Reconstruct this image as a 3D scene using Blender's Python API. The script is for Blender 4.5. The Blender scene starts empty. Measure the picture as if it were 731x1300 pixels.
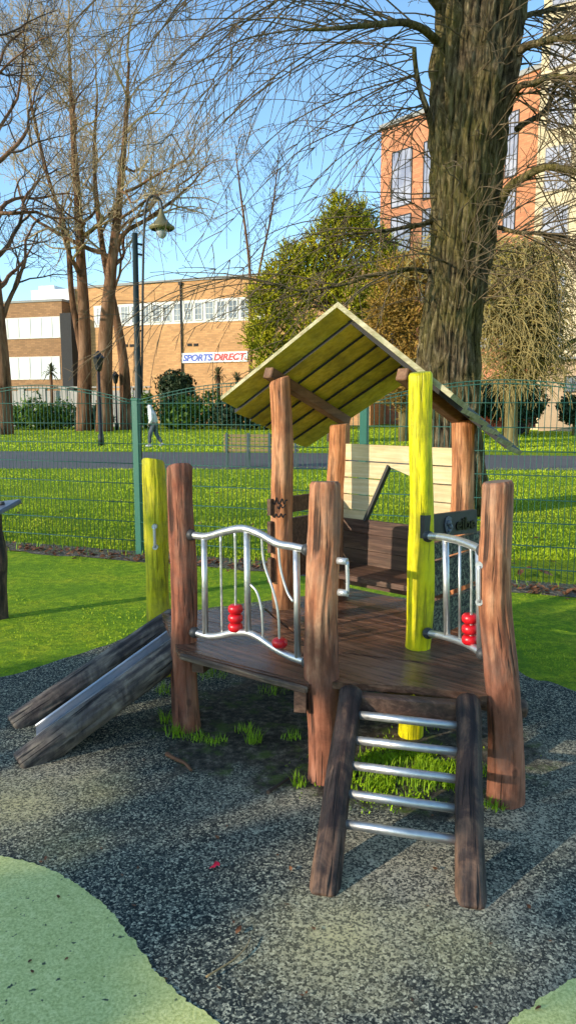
import bpy, math, random
from mathutils import Vector, Matrix, noise
V = Vector
R = math.radians
PI = math.pi
scene = bpy.context.scene
col = scene.collection
rng = random.Random(7)

# ------------------------------------------------------------------ camera
W, H, F = 731.0, 1300.0, 940.0
CAM_H = 1.6
PITCH = R(8.17)
cp, sp = math.cos(PITCH), math.sin(PITCH)
cam_d = bpy.data.cameras.new('camera')
cam = bpy.data.objects.new('camera', cam_d)
col.objects.link(cam)
cam.location = (0, 0, CAM_H)
cam.rotation_euler = (PI/2 - PITCH, 0, 0)
cam_d.sensor_fit = 'VERTICAL'
cam_d.sensor_height = 36.0
cam_d.lens = F / H * 36.0
cam_d.clip_end = 3000
scene.camera = cam

def ray(px, py):
    u = (px - W/2)/F
    v = (H/2 - py)/F
    return V((u, cp + v*sp, v*cp - sp))
def G(px, py, z=0.0):                 # point of the plane z seen at a photo position
    d = ray(px, py)
    t = (z - CAM_H)/d.z
    return V((0, 0, CAM_H)) + d*t
def D(px, py, Y):                     # point at distance Y
    d = ray(px, py)
    return V((0, 0, CAM_H)) + d*(Y/d.y)

# ------------------------------------------------------------------ mesh builder
class MB:
    def __init__(s):
        s.v = []; s.f = []; s.m = []; s.uv = []; s.sm = []
    def add(s, vs, fs, mi=0, uvs=None, smooth=False):
        o = len(s.v)
        s.v += [V(p) for p in vs]
        for k, f in enumerate(fs):
            s.f.append([i + o for i in f]); s.m.append(mi); s.sm.append(smooth)
            s.uv.append(uvs[k] if uvs else None)
    def box(s, c, size, ax=None, mi=0, bev=0.0):
        ex, ey, ez = ax if ax else (V((1,0,0)), V((0,1,0)), V((0,0,1)))
        c = V(c); a, b, d = size[0]/2, size[1]/2, size[2]/2
        if bev <= 0:
            vs = [c + ex*(x*a) + ey*(y*b) + ez*(z*d) for z in (-1,1) for y in (-1,1) for x in (-1,1)]
            s.add(vs, [(0,2,3,1),(4,5,7,6),(0,1,5,4),(2,6,7,3),(0,4,6,2),(1,3,7,5)], mi)
            return
        # box with chamfered edges: 24 verts
        pts = {}
        vs = []
        for z in (-1,1):
            for y in (-1,1):
                for x in (-1,1):
                    for k in range(3):
                        off = [a-bev, b-bev, d-bev]; full = [a, b, d]
                        q = [off[0], off[1], off[2]]; q[k] = full[k]
                        pts[(x,y,z,k)] = len(vs)
                        vs.append(c + ex*(x*q[0]) + ey*(y*q[1]) + ez*(z*q[2]))
        fs = []
        def quad(l, n):
            p = [vs[i] for i in l]
            nn = (p[1]-p[0]).cross(p[2]-p[0])
            fs.append(l if nn.dot(n) > 0 else l[::-1])
        for k in range(3):
            for sg in (-1,1):
                o1, o2 = (k+1)%3, (k+2)%3
                l = []
                for (p, q) in ((-1,-1),(1,-1),(1,1),(-1,1)):
                    t = [0,0,0]; t[k] = sg; t[o1] = p; t[o2] = q
                    l.append(pts[(t[0],t[1],t[2],k)])
                quad(l, (ex,ey,ez)[k]*sg)
        for k in range(3):
            o1, o2 = (k+1)%3, (k+2)%3
            for p in (-1,1):
                for q in (-1,1):
                    l = []
                    for (e, kk) in ((-1,o1),(1,o1),(1,o2),(-1,o2)):
                        t = [0,0,0]; t[k] = e; t[o1] = p; t[o2] = q
                        l.append(pts[(t[0],t[1],t[2],kk)])
                    quad(l, (ex,ey,ez)[o1]*p + (ex,ey,ez)[o2]*q)
        for x in (-1,1):
            for y in (-1,1):
                for z in (-1,1):
                    quad([pts[(x,y,z,0)],pts[(x,y,z,1)],pts[(x,y,z,2)]], ex*x+ey*y+ez*z)
        s.add(vs, fs, mi)
    def bar(s, p, q, w, t, up=V((0,0,1)), mi=0, bev=0.0):   # a rectangular bar from p to q
        p, q = V(p), V(q)
        ex = (q-p).normalized()
        ey = up.cross(ex).normalized()
        ez = ex.cross(ey)
        s.box((p+q)/2, ((q-p).length, w, t), (ex,ey,ez), mi, bev)
    def tube(s, pts, rad, n=8, mi=0, cap=True, capmi=None, rfun=None, smooth=True, ref=None):
        pts = [V(p) for p in pts]
        if not hasattr(rad, '__len__'): rad = [rad]*len(pts)
        o = len(s.v)
        k = len(pts)
        prev = None; L = 0
        rings = []
        for i in range(k):
            d = (pts[min(i+1,k-1)] - pts[max(i-1,0)])
            if d.length < 1e-9: d = V((0,0,1))
            d.normalize()
            if prev is None:
                r0 = V(ref) if ref else (V((0,1,0)) if abs(d.y) < 0.9 else V((1,0,0)))
                x = (r0 - d*r0.dot(d)).normalized()
            else:
                x = prev - d*prev.dot(d)
                x = x.normalized() if x.length > 1e-6 else d.orthogonal().normalized()
            prev = x
            y = d.cross(x)
            if i: L += (pts[i]-pts[i-1]).length
            rings.append(L)
            for j in range(n):
                a = 2*PI*j/n
                r = rad[i]*(rfun(a, L, i) if rfun else 1)
                s.v.append(pts[i] + x*(math.cos(a)*r) + y*(math.sin(a)*r))
        for i in range(k-1):
            for j in range(n):
                j2 = (j+1) % n
                s.f.append([o+i*n+j, o+i*n+j2, o+(i+1)*n+j2, o+(i+1)*n+j])
                s.m.append(mi); s.sm.append(smooth)
                c0 = 2*PI*rad[0]
                u0, u1 = j/n*c0, (j+1)/n*c0
                s.uv.append(((u0,rings[i]),(u1,rings[i]),(u1,rings[i+1]),(u0,rings[i+1])))
        if cap:
            cm = mi if capmi is None else capmi
            s.f.append([o+j for j in range(n)][::-1]); s.m.append(cm); s.sm.append(False); s.uv.append(None)
            s.f.append([o+(k-1)*n+j for j in range(n)]); s.m.append(cm); s.sm.append(False); s.uv.append(None)
    def prism(s, poly, h, dirv=V((0,0,-1)), mi=0):   # poly: 3D polygon (ccw seen from -dirv), extruded
        n = len(poly)
        top = [V(p) for p in poly]; bot = [V(p)+dirv*h for p in poly]
        fs = [list(range(n)), list(range(2*n-1, n-1, -1))]
        for i in range(n):
            j = (i+1) % n
            fs.append([i, n+i, n+j, j])
        s.add(top+bot, fs, mi)
    def ellipsoid(s, c, rx, ry, rz, nu=16, nv=10, mi=0, noise_a=0.0, noise_s=1.0, seed=0):
        vs = []; fs = []
        c = V(c)
        for i in range(nv+1):
            th = PI*i/nv
            for j in range(nu):
                ph = 2*PI*j/nu
                d = V((math.sin(th)*math.cos(ph), math.sin(th)*math.sin(ph), math.cos(th)))
                k = 1 + (noise_a*noise.noise(d*noise_s + V((seed*7.1,0,0))) if noise_a else 0)
                vs.append(c + V((d.x*rx*k, d.y*ry*k, d.z*rz*k)))
        for i in range(nv):
            for j in range(nu):
                j2 = (j+1) % nu
                fs.append((i*nu+j, (i+1)*nu+j, (i+1)*nu+j2, i*nu+j2))
        s.add(vs, fs, mi, smooth=True)
    def build(s, name, mats, parent=None, label=None, cat=None, group=None, kind=None):
        me = bpy.data.meshes.new(name)
        off = V((0,0,0)); p = parent
        while p: off += p.location; p = p.parent
        if parent is None and cat and s.v:           # one-mesh thing: its origin goes to its base
            xs = [q.x for q in s.v]; ys = [q.y for q in s.v]; zs = [q.z for q in s.v]
            off = V(((min(xs)+max(xs))/2, (min(ys)+max(ys))/2, min(zs)))
        me.from_pydata([tuple(q-off) for q in s.v], [], s.f)
        if not isinstance(mats, (list, tuple)): mats = [mats]
        for m in mats: me.materials.append(m)
        me.polygons.foreach_set('material_index', s.m)
        me.polygons.foreach_set('use_smooth', s.sm)
        if any(u for u in s.uv):
            ul = me.uv_layers.new(name='uv')
            k = 0
            flat = []
            for f, u in zip(s.f, s.uv):
                for i in range(len(f)):
                    flat += list(u[i]) if u else [0.0, 0.0]
            ul.data.foreach_set('uv', flat)
        me.update()
        o = bpy.data.objects.new(name, me)
        col.objects.link(o)
        if parent: o.parent = parent
        elif cat: o.location = off
        tag(o, label, cat, group, kind)
        return o

def tag(o, label=None, cat=None, group=None, kind=None):
    if label: o['label'] = label
    if cat: o['category'] = cat
    if group: o['group'] = group
    if kind: o['kind'] = kind
    return o
def empty(name, loc, label=None, cat=None, group=None):
    o = bpy.data.objects.new(name, None); col.objects.link(o)
    o.location = loc; o.empty_display_size = 0.1
    return tag(o, label, cat, group)
def spline(pts, n=6):                       # Catmull-Rom through the points
    pts = [V(p) for p in pts]
    if len(pts) < 3: return pts
    P = [pts[0]*2-pts[1]] + pts + [pts[-1]*2-pts[-2]]
    out = []
    for i in range(1, len(P)-2):
        for k in range(n):
            t = k/n
            a, b, c, d = P[i-1], P[i], P[i+1], P[i+2]
            out.append(0.5*((2*b) + (c-a)*t + (2*a-5*b+4*c-d)*t*t + (3*b-a-3*c+d)*t**3))
    out.append(pts[-1])
    return out
def lerp(a, b, t): return a + (b-a)*t

# ------------------------------------------------------------------ materials
class NT:
    def __init__(s, name):
        s.mat = bpy.data.materials.new(name); s.mat.use_nodes = True
        s.t = s.mat.node_tree; s.n = s.t.nodes; s.l = s.t.links
        s.b = s.n['Principled BSDF']; s.b.inputs['Roughness'].default_value = 0.8
        s.tc = s.n.new('ShaderNodeTexCoord')
    def coord(s, kind='Object', scale=(1,1,1), rot=(0,0,0)):
        m = s.n.new('ShaderNodeMapping'); m.inputs['Scale'].default_value = scale
        m.inputs['Rotation'].default_value = rot
        s.l.new(s.tc.outputs[kind], m.inputs['Vector']); return m.outputs['Vector']
    def noise(s, vec, scale=5, detail=6, rough=0.6, dist=0.0):
        n = s.n.new('ShaderNodeTexNoise'); n.inputs['Scale'].default_value = scale
        n.inputs['Detail'].default_value = detail; n.inputs['Roughness'].default_value = rough
        n.inputs['Distortion'].default_value = dist
        s.l.new(vec, n.inputs['Vector']); return n.outputs['Fac']
    def voro(s, vec, scale=5, out='Distance', feature='F1'):
        n = s.n.new('ShaderNodeTexVoronoi'); n.inputs['Scale'].default_value = scale; n.feature = feature
        s.l.new(vec, n.inputs['Vector']); return n.outputs[out]
    def ramp(s, fac, stops, interp='LINEAR'):
        r = s.n.new('ShaderNodeValToRGB'); e = r.color_ramp.elements; r.color_ramp.interpolation = interp
        while len(e) < len(stops): e.new(0.5)
        for q, (p, c) in zip(e, stops):
            q.position = p; q.color = (c[0],c[1],c[2],1) if hasattr(c,'__len__') else (c,c,c,1)
        s.l.new(fac, r.inputs['Fac']); return r.outputs['Color']
    def mix(s, fac, a, b, mode='MIX'):
        m = s.n.new('ShaderNodeMix'); m.data_type = 'RGBA'; m.blend_type = mode
        for sock, val in ((m.inputs[0], fac), (m.inputs[6], a), (m.inputs[7], b)):
            if isinstance(val, bpy.types.NodeSocket): s.l.new(val, sock)
            elif hasattr(val, '__len__'): sock.default_value = (val[0],val[1],val[2],1)
            else: sock.default_value = val
        return m.outputs[2]
    def math(s, op, a, b=0.0, clamp=False):
        m = s.n.new('ShaderNodeMath'); m.operation = op; m.use_clamp = clamp
        for sock, val in ((m.inputs[0], a), (m.inputs[1], b)):
            if isinstance(val, bpy.types.NodeSocket): s.l.new(val, sock)
            else: sock.default_value = val
        return m.outputs[0]
    def sep(s, vec):
        m = s.n.new('ShaderNodeSeparateXYZ'); s.l.new(vec, m.inputs[0]); return m.outputs
    def bump(s, h, strength=0.4, dist=0.01):
        b = s.n.new('ShaderNodeBump'); b.inputs['Strength'].default_value = strength
        b.inputs['Distance'].default_value = dist
        s.l.new(h, b.inputs['Height']); s.l.new(b.outputs['Normal'], s.b.inputs['Normal'])
    def col(s, c):
        if isinstance(c, bpy.types.NodeSocket): s.l.new(c, s.b.inputs['Base Color'])
        else: s.b.inputs['Base Color'].default_value = (c[0],c[1],c[2],1)
    def rough(s, r):
        if isinstance(r, bpy.types.NodeSocket): s.l.new(r, s.b.inputs['Roughness'])
        else: s.b.inputs['Roughness'].default_value = r
    def set(s, **k):
        for a, v in k.items(): s.b.inputs[a.replace('_',' ')].default_value = v

M = {}
def plain(name, c, rough=0.7, metal=0.0, var=0.25, scale=6.0, spec=0.4, bump=0.0):
    t = NT(name)
    n = t.noise(t.coord('Object'), scale, 5)
    t.col(t.mix(n, [x*(1-var) for x in c], [min(1, x*(1+var)) for x in c]))
    t.rough(rough); t.set(Metallic=metal); t.b.inputs['Specular IOR Level'].default_value = spec
    if bump: t.bump(n, bump, 0.01)
    M[name] = t.mat; return t.mat

def log_mat(name, cols, dirt=(0.03,0.02,0.015), crack=1.0, stain=0.35, rough=0.75, grain=22, grey=0.35, low=None):
    t = NT(name)
    uv = t.coord('UV', (grain, 1.6, 1)); ob = t.coord('Object')
    g = t.noise(uv, 1.0, 6, 0.6, 0.9)
    patch = t.noise(t.coord('Object', (9, 9, 4)), 1.0, 6, 0.65, 0.5)
    mixv = t.math('ADD', t.math('MULTIPLY', g, 0.45), t.math('MULTIPLY', patch, 0.55))
    c = t.ramp(mixv, [(0.34, cols[0]), (0.49, cols[1]), (0.64, cols[2])])
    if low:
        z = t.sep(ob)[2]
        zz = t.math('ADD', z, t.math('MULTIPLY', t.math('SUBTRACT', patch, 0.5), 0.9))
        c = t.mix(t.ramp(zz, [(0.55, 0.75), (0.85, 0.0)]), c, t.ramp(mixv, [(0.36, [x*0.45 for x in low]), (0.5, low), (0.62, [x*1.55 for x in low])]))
    fine = t.noise(t.coord('UV', (grain*2.5, 4, 1)), 1.0, 3, 0.6)
    c = t.mix(t.ramp(fine, [(0.38, 0.62), (0.48, 0.0)]), c, [x*0.6 for x in cols[0]])
    gp = t.ramp(t.noise(t.coord('Object', (5,5,3)), 1.0, 5, 0.7), [(0.5, 0.0), (0.68, grey)])
    c = t.mix(gp, c, (0.20,0.16,0.125))
    st = t.ramp(t.noise(ob, 6.0, 6, 0.7), [(0.48, 0), (0.70, 1)])
    c = t.mix(t.math('MULTIPLY', st, stain), c, dirt)
    # drying splits: narrow, long, sparse
    cr = t.ramp(t.noise(t.coord('UV', (grain*1.3, 0.9, 1)), 1.0, 2, 0.45, 0.8), [(0.475, 0), (0.493, 1), (0.507, 1), (0.525, 0)])
    keep = t.ramp(t.noise(t.coord('UV', (9, 2.0, 1)), 1.0, 3, 0.5), [(0.52, 0), (0.58, 1)])
    cr = t.math('MULTIPLY', cr, keep)
    c = t.mix(t.math('MULTIPLY', cr, 0.85*crack), c, dirt)
    # knots
    kd = t.voro(t.coord('UV', (9, 5, 1)), 1.0)
    kn = t.ramp(kd, [(0.07, 1), (0.13, 0)])
    c = t.mix(t.math('MULTIPLY', kn, 0.6*crack), c, dirt)
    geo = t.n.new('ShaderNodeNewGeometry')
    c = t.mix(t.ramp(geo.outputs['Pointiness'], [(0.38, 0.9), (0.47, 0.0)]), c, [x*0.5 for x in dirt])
    t.col(c); t.rough(rough)
    h = t.math('SUBTRACT', t.math('ADD', t.math('MULTIPLY', mixv, 1.4), t.math('MULTIPLY', fine, 0.3)), t.math('MULTIPLY', cr, 1.0*crack))
    t.bump(h, 0.8, 0.016)
    t.b.inputs['Specular IOR Level'].default_value = 0.3
    M[name] = t.mat; return t.mat
log_mat('red_log', [(0.12,0.034,0.018), (0.30,0.095,0.048), (0.46,0.19,0.10)], stain=0.45, crack=0.9)
log_mat('orange_log', [(0.30,0.095,0.035), (0.56,0.22,0.085), (0.74,0.36,0.17)], stain=0.3, crack=0.8)
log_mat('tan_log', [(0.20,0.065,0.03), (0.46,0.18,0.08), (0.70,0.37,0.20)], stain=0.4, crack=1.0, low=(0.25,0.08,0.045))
log_mat('yellow_log', [(0.42,0.36,0.006), (0.78,0.66,0.004), (0.92,0.80,0.012)], dirt=(0.20,0.20,0.02), stain=0.55, crack=0.35, rough=0.5, grey=0.12)
log_mat('mossy_yellow_log', [(0.44,0.38,0.008), (0.62,0.54,0.008), (0.68,0.58,0.03)], dirt=(0.13,0.14,0.03), stain=0.8, crack=0.6, rough=0.6, grey=0.25)
log_mat('dark_log', [(0.012,0.008,0.007), (0.042,0.024,0.018), (0.22,0.12,0.07)], dirt=(0.008,0.006,0.006), stain=0.6, crack=1.0, rough=0.6, grey=0.15)
log_mat('slide_log', [(0.022,0.016,0.014), (0.085,0.065,0.055), (0.30,0.24,0.17)], dirt=(0.01,0.008,0.008), stain=0.5, crack=1.0, rough=0.65)
plain('end_grain', (0.22,0.14,0.085), 0.85, scale=30, var=0.5, bump=0.4)
plain('yellow_end', (0.36,0.36,0.03), 0.8, scale=30, var=0.45, bump=0.4)
plain('dark_end', (0.10,0.06,0.04), 0.85, scale=30, var=0.6, bump=0.4)

def board_mat(name, cols, scale=(3,60,60), rough=0.75, dirt=(0.02,0.015,0.01), stain=0.4, rot=0.0, spec=0.35, big_s=4.0, lo=0.42, hi=0.66):
    t = NT(name)
    v = t.coord('Object', (1,1,1), (0,0,rot))
    m = t.n.new('ShaderNodeMapping'); m.inputs['Scale'].default_value = scale; t.l.new(v, m.inputs['Vector'])
    g = t.noise(m.outputs['Vector'], 1.0, 6, 0.65, 0.4)
    c = t.ramp(g, [(0.3, cols[0]), (0.5, cols[1]), (0.7, cols[2])])
    st = t.ramp(t.noise(v, big_s, 6, 0.65), [(lo, 0), (hi, 1)])
    c = t.mix(t.math('MULTIPLY', st, stain), c, dirt)
    t.col(c); t.rough(rough); t.b.inputs['Specular IOR Level'].default_value = spec
    t.bump(g, 0.4, 0.006)
    M[name] = t.mat; return t.mat
AY = math.atan2(-0.654, 0.756)     # yaw of the playhouse's long axis
board_mat('deck_wood', [(0.045,0.019,0.011), (0.13,0.058,0.033), (0.30,0.15,0.09)], (2.5,45,45), 0.27, (0.20,0.13,0.09), 0.35, -AY, 0.5)
board_mat('deck_edge_wood', [(0.04,0.025,0.018), (0.12,0.075,0.05), (0.30,0.22,0.14)], (3,40,60), 0.75, (0.02,0.014,0.01), 0.55, -AY)
board_mat('pale_board', [(0.56,0.40,0.20), (0.74,0.56,0.30), (0.84,0.68,0.42)], (3,60,45), 0.7, (0.26,0.18,0.10), 0.25, -AY)
board_mat('dark_board', [(0.04,0.02,0.013), (0.10,0.05,0.032), (0.22,0.12,0.075)], (3,60,45), 0.6, (0.14,0.10,0.05), 0.3, -AY)
board_mat('brown_board', [(0.06,0.03,0.018), (0.12,0.065,0.037), (0.2,0.12,0.07)], (3,60,45), 0.7, (0.03,0.02,0.014), 0.4, -AY)
board_mat('roof_board', [(0.60,0.43,0.02), (0.80,0.62,0.04), (0.88,0.72,0.10)], (3,50,50), 0.6, (0.10,0.075,0.012), 0.5, -AY, 0.4, 6.0)
board_mat('roof_top', [(0.05,0.05,0.042), (0.10,0.10,0.08), (0.2,0.2,0.15)], (3,50,50), 0.8, (0.06,0.09,0.02), 0.6, -AY)
board_mat('roof_edge', [(0.30,0.24,0.12), (0.48,0.41,0.23), (0.62,0.56,0.36)], (12,40,40), 0.75, (0.16,0.17,0.05), 0.6, -AY, 0.3, 14.0)
board_mat('purlin_wood', [(0.14,0.06,0.028), (0.24,0.115,0.055), (0.33,0.18,0.09)], (40,4,40), 0.7, (0.04,0.025,0.015), 0.35, -AY)
# boards speckled with lichen
t = NT('lichen_board'); v = t.coord('Object')
sp1 = t.ramp(t.noise(v, 70, 4, 0.7), [(0.46, 0), (0.60, 1)])
t.col(t.mix(sp1, (0.022,0.018,0.014), (0.21,0.215,0.13))); t.bump(sp1, 0.5, 0.004); M['lichen_board'] = t.mat
# brushed, dull stainless steel
t = NT('steel'); v = t.coord('Object')
n = t.noise(v, 40, 5, 0.6)
t.col(t.mix(n, (0.50,0.49,0.46), (0.72,0.71,0.68))); t.set(Metallic=0.85); t.rough(t.ramp(n, [(0.3, 0.32), (0.7, 0.5)])); M['steel'] = t.mat
t = NT('slide_steel'); v = t.coord('Object', (6,6,6)); n = t.noise(v, 4, 6, 0.6)
t.col(t.mix(n, (0.42,0.42,0.43), (0.62,0.62,0.63))); t.set(Metallic=0.8); t.rough(t.ramp(n, [(0.3, 0.3), (0.7, 0.55)])); M['slide_steel'] = t.mat
plain('red_plastic', (0.62,0.008,0.014), 0.32, var=0.2, scale=30, spec=0.5)
plain('dark_plastic', (0.045,0.045,0.045), 0.5, var=0.3, scale=30)
plain('zinc', (0.6,0.6,0.58), 0.45, 0.6, var=0.15, scale=30)
plain('sign_black', (0.045,0.042,0.036), 0.6, var=0.6, scale=25)
plain('sign_letter', (0.002,0.002,0.002), 0.35, var=0.1)
plain('sign_emblem', (0.11,0.12,0.14), 0.4, var=0.6, scale=40)
plain('ink', (0.012,0.01,0.012), 0.7, var=0.1)
plain('fence_green', (0.022,0.13,0.085), 0.45, var=0.12)
plain('fence_wire', (0.022,0.095,0.065), 0.55, 0.0, var=0.1)
plain('black_paint', (0.012,0.013,0.013), 0.45, var=0.2)
plain('pole_paint', (0.016,0.026,0.022), 0.5, var=0.3, scale=2)
plain('lamp_brass', (0.20,0.17,0.08), 0.5, 0.3, var=0.3)
plain('bench_wood', (0.30,0.20,0.085), 0.75, var=0.25, scale=14)
plain('bench_metal', (0.07,0.10,0.10), 0.6, var=0.2)
t = NT('lamp_glass'); t.col((0.7,0.74,0.78)); t.rough(0.15); t.set(Transmission_Weight=0.5); M['lamp_glass'] = t.mat
# fabric, skin
plain('white_fabric', (0.72,0.70,0.68), 0.9, var=0.1, scale=12, bump=0.3)
plain('jeans', (0.075,0.085,0.11), 0.9, var=0.3, scale=12)
plain('skin', (0.42,0.24,0.17), 0.6, var=0.1)
plain('hair', (0.03,0.02,0.015), 0.7)
plain('shoe', (0.4,0.4,0.42), 0.7)

# ground materials
t = NT('lawn'); v = t.coord('Object')
n1 = t.noise(v, 0.5, 6, 0.65); n2 = t.noise(t.coord('Object', (9, 3.2, 1)), 3, 6, 0.75); n3 = t.noise(v, 45, 4, 0.8)
c = t.ramp(n1, [(0.35, (0.30,0.43,0.012)), (0.5, (0.44,0.58,0.014)), (0.65, (0.58,0.66,0.025))])
c = t.mix(t.ramp(n2, [(0.42, 0.0), (0.62, 0.8)]), c, (0.12,0.22,0.012))
c = t.mix(t.ramp(n3, [(0.4, 0.7), (0.6, 0.0)]), c, (0.09,0.16,0.008))
t.col(c); t.rough(0.9); t.bump(t.math('ADD', n3, n2), 1.0, 0.06); t.b.inputs['Specular IOR Level'].default_value = 0.1
M['lawn'] = t.mat
t = NT('turf'); v = t.coord('Object')
n1 = t.noise(v, 1.3, 6, 0.7); n2 = t.noise(v, 11, 6, 0.8); n3 = t.noise(v, 120, 3, 0.8)
c = t.ramp(n1, [(0.36, (0.28,0.45,0.018)), (0.5, (0.52,0.68,0.02)), (0.64, (0.82,0.80,0.035))])
c = t.mix(t.ramp(n2, [(0.44, 0.75), (0.6, 0.0)]), c, (0.14,0.29,0.014))
c = t.mix(t.ramp(n3, [(0.42, 0.6), (0.6, 0.0)]), c, (0.10,0.22,0.010))
t.col(c); t.rough(0.9); t.bump(t.math('ADD', n3, n2), 0.9, 0.03); t.b.inputs['Specular IOR Level'].default_value = 0.15
M['turf'] = t.mat
t = NT('grass_blade'); v = t.coord('Object')
n1 = t.noise(v, 0.7, 6, 0.7); n2 = t.noise(t.coord('Object', (1.2,0.5,1)), 0.9, 4, 0.6)
c = t.ramp(n1, [(0.34, (0.24,0.36,0.012)), (0.5, (0.44,0.54,0.014)), (0.66, (0.58,0.58,0.04))])
c = t.mix(t.ramp(n2, [(0.5, 0.0), (0.66, 0.55)]), c, (0.20,0.30,0.02))
t.col(c); t.rough(0.7); t.b.inputs['Specular IOR Level'].default_value = 0.2; M['grass_blade'] = t.mat
plain('tuft_blade', (0.26,0.42,0.016), 0.65, var=0.5, scale=12, spec=0.2)
plain('moss', (0.30,0.46,0.014), 0.9, var=0.6, scale=30, spec=0.1)

def soft_patches(t, vec, spots):           # soft patches around given ground points
    acc = None; spots = [(p, r*1.08, a*0.95) for p, r, a in spots]
    nz = t.noise(vec, 6, 6, 0.75)
    for (p, r, a) in spots:
        d = t.n.new('ShaderNodeVectorMath'); d.operation = 'DISTANCE'
        t.l.new(vec, d.inputs[0]); d.inputs[1].default_value = (p.x, p.y, p.z)
        q = t.math('ADD', t.math('DIVIDE', d.outputs['Value'], r), t.math('MULTIPLY', t.math('SUBTRACT', nz, 0.5), 1.6))
        k = t.math('MULTIPLY', t.math('SUBTRACT', 1.0, q, True), a)
        acc = k if acc is None else t.math('MAXIMUM', acc, k)
    return acc
t = NT('rubber'); v = t.coord('Object')
wv = t.n.new('ShaderNodeTexNoise'); wv.inputs['Scale'].default_value = 30; t.l.new(v, wv.inputs['Vector'])
dv = t.n.new('ShaderNodeVectorMath'); dv.operation = 'MULTIPLY_ADD'; t.l.new(wv.outputs['Color'], dv.inputs[0]); dv.inputs[1].default_value = (0.012,0.012,0.012); t.l.new(v, dv.inputs[2])
wv.inputs['Scale'].default_value = 60
cs = t.sep(t.voro(dv.outputs[0], 145, 'Color')); cs2 = t.sep(t.voro(dv.outputs[0], 250, 'Color'))
big = t.noise(v, 1.1, 6, 0.7)
chips = t.math('ADD', t.math('MULTIPLY', cs[0], 0.62), t.math('ADD', t.math('MULTIPLY', cs2[1], 0.28), t.math('MULTIPLY', big, 0.12)))
c = t.ramp(chips, [(0.30, (0.014,0.018,0.016)), (0.51, (0.052,0.061,0.052)), (0.67, (0.165,0.165,0.12)), (0.79, (0.44,0.415,0.28)), (0.92, (0.72,0.66,0.44))])
c = t.mix(t.ramp(t.noise(v, 2.2, 5, 0.7), [(0.5, 0.0), (0.7, 0.35)]), c, t.mix(chips, (0.04,0.04,0.03), (0.30,0.28,0.18)))
sand = soft_patches(t, v, [(G(500,1100),0.42,0.8), (G(660,1045),0.30,0.75), (G(560,1130),0.36,0.6), (G(20,1020),0.28,0.55), (G(440,1190),0.36,0.7),
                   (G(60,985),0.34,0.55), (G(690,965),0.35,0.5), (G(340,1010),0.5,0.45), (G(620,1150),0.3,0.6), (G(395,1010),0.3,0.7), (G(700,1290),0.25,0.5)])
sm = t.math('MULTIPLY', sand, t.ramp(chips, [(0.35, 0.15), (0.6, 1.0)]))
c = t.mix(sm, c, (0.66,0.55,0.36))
yellow_m = soft_patches(t, v, [(G(20,1022),0.26,0.7), (G(430,1195),0.30,0.7), (G(120,1005),0.2,0.5), (G(560,1195),0.22,0.5), (G(80,1075),0.2,0.4)])  # yellowish patches around these ground points
c = t.mix(t.math('MULTIPLY', yellow_m, t.ramp(chips, [(0.35, 0.25), (0.55, 0.95)])), c, (0.62,0.53,0.22))
soil_m = soft_patches(t, v, [(G(300,940),0.42,1.0), (G(345,900),0.55,1.0), (G(400,960),0.42,1.0), (G(510,965),0.50,1.0), (G(590,955),0.42,1.0), (G(470,890),0.6,1.0), (G(560,890),0.5,1.0), (G(235,915),0.24,0.9), (G(540,1015),0.22,0.8)])
soil_m = t.ramp(soil_m, [(0.10, 0.0), (0.34, 1.0)])
sn = t.noise(v, 26, 6, 0.75)
sc_ = t.ramp(sn, [(0.35, (0.022,0.018,0.012)), (0.52, (0.085,0.068,0.047)), (0.66, (0.24,0.20,0.14)), (0.74, (0.45,0.38,0.28))])
sc_ = t.mix(t.ramp(t.noise(v, 7, 5, 0.7), [(0.52, 0.0), (0.64, 0.7)]), sc_, (0.10,0.15,0.02))
c = t.mix(soil_m, c, sc_)
t.col(c); t.rough(0.85); t.bump(chips, 0.8, 0.012); t.b.inputs['Specular IOR Level'].default_value = 0.25
M['rubber'] = t.mat
t = NT('green_rubber'); v = t.coord('Object')
n = t.noise(v, 130, 3, 0.7); vd = t.noise(v, 42, 2, 0.5); b2 = t.noise(v, 1.6, 6, 0.7)
c = t.ramp(n, [(0.35, (0.42,0.43,0.12)), (0.5, (0.64,0.63,0.21)), (0.66, (0.82,0.78,0.32))])
c = t.mix(t.ramp(vd, [(0.27, 1.0), (0.32, 0.0)]), c, (0.03,0.045,0.03))
c = t.mix(t.ramp(b2, [(0.4, 0.3), (0.6, 0.0)]), c, (0.40,0.44,0.12))
t.col(c); t.rough(0.85); t.bump(n, 0.4, 0.005); M['green_rubber'] = t.mat
t = NT('soil'); v = t.coord('Object')
n = t.noise(v, 24, 6, 0.75); n2 = t.noise(v, 4, 5, 0.7)
c = t.ramp(n, [(0.35, (0.03,0.024,0.017)), (0.52, (0.13,0.105,0.072)), (0.68, (0.42,0.35,0.25))])
c = t.mix(t.ramp(n2, [(0.5, 0.0), (0.66, 0.7)]), c, (0.06,0.10,0.02))
t.col(c); t.rough(0.95); t.bump(n, 1.0, 0.03); M['soil'] = t.mat
t = NT('asphalt'); v = t.coord('Object'); n = t.noise(v, 1.5, 6, 0.7)
t.col(t.mix(n, (0.06,0.056,0.056), (0.13,0.118,0.112))); t.rough(0.85); M['asphalt'] = t.mat

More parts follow.
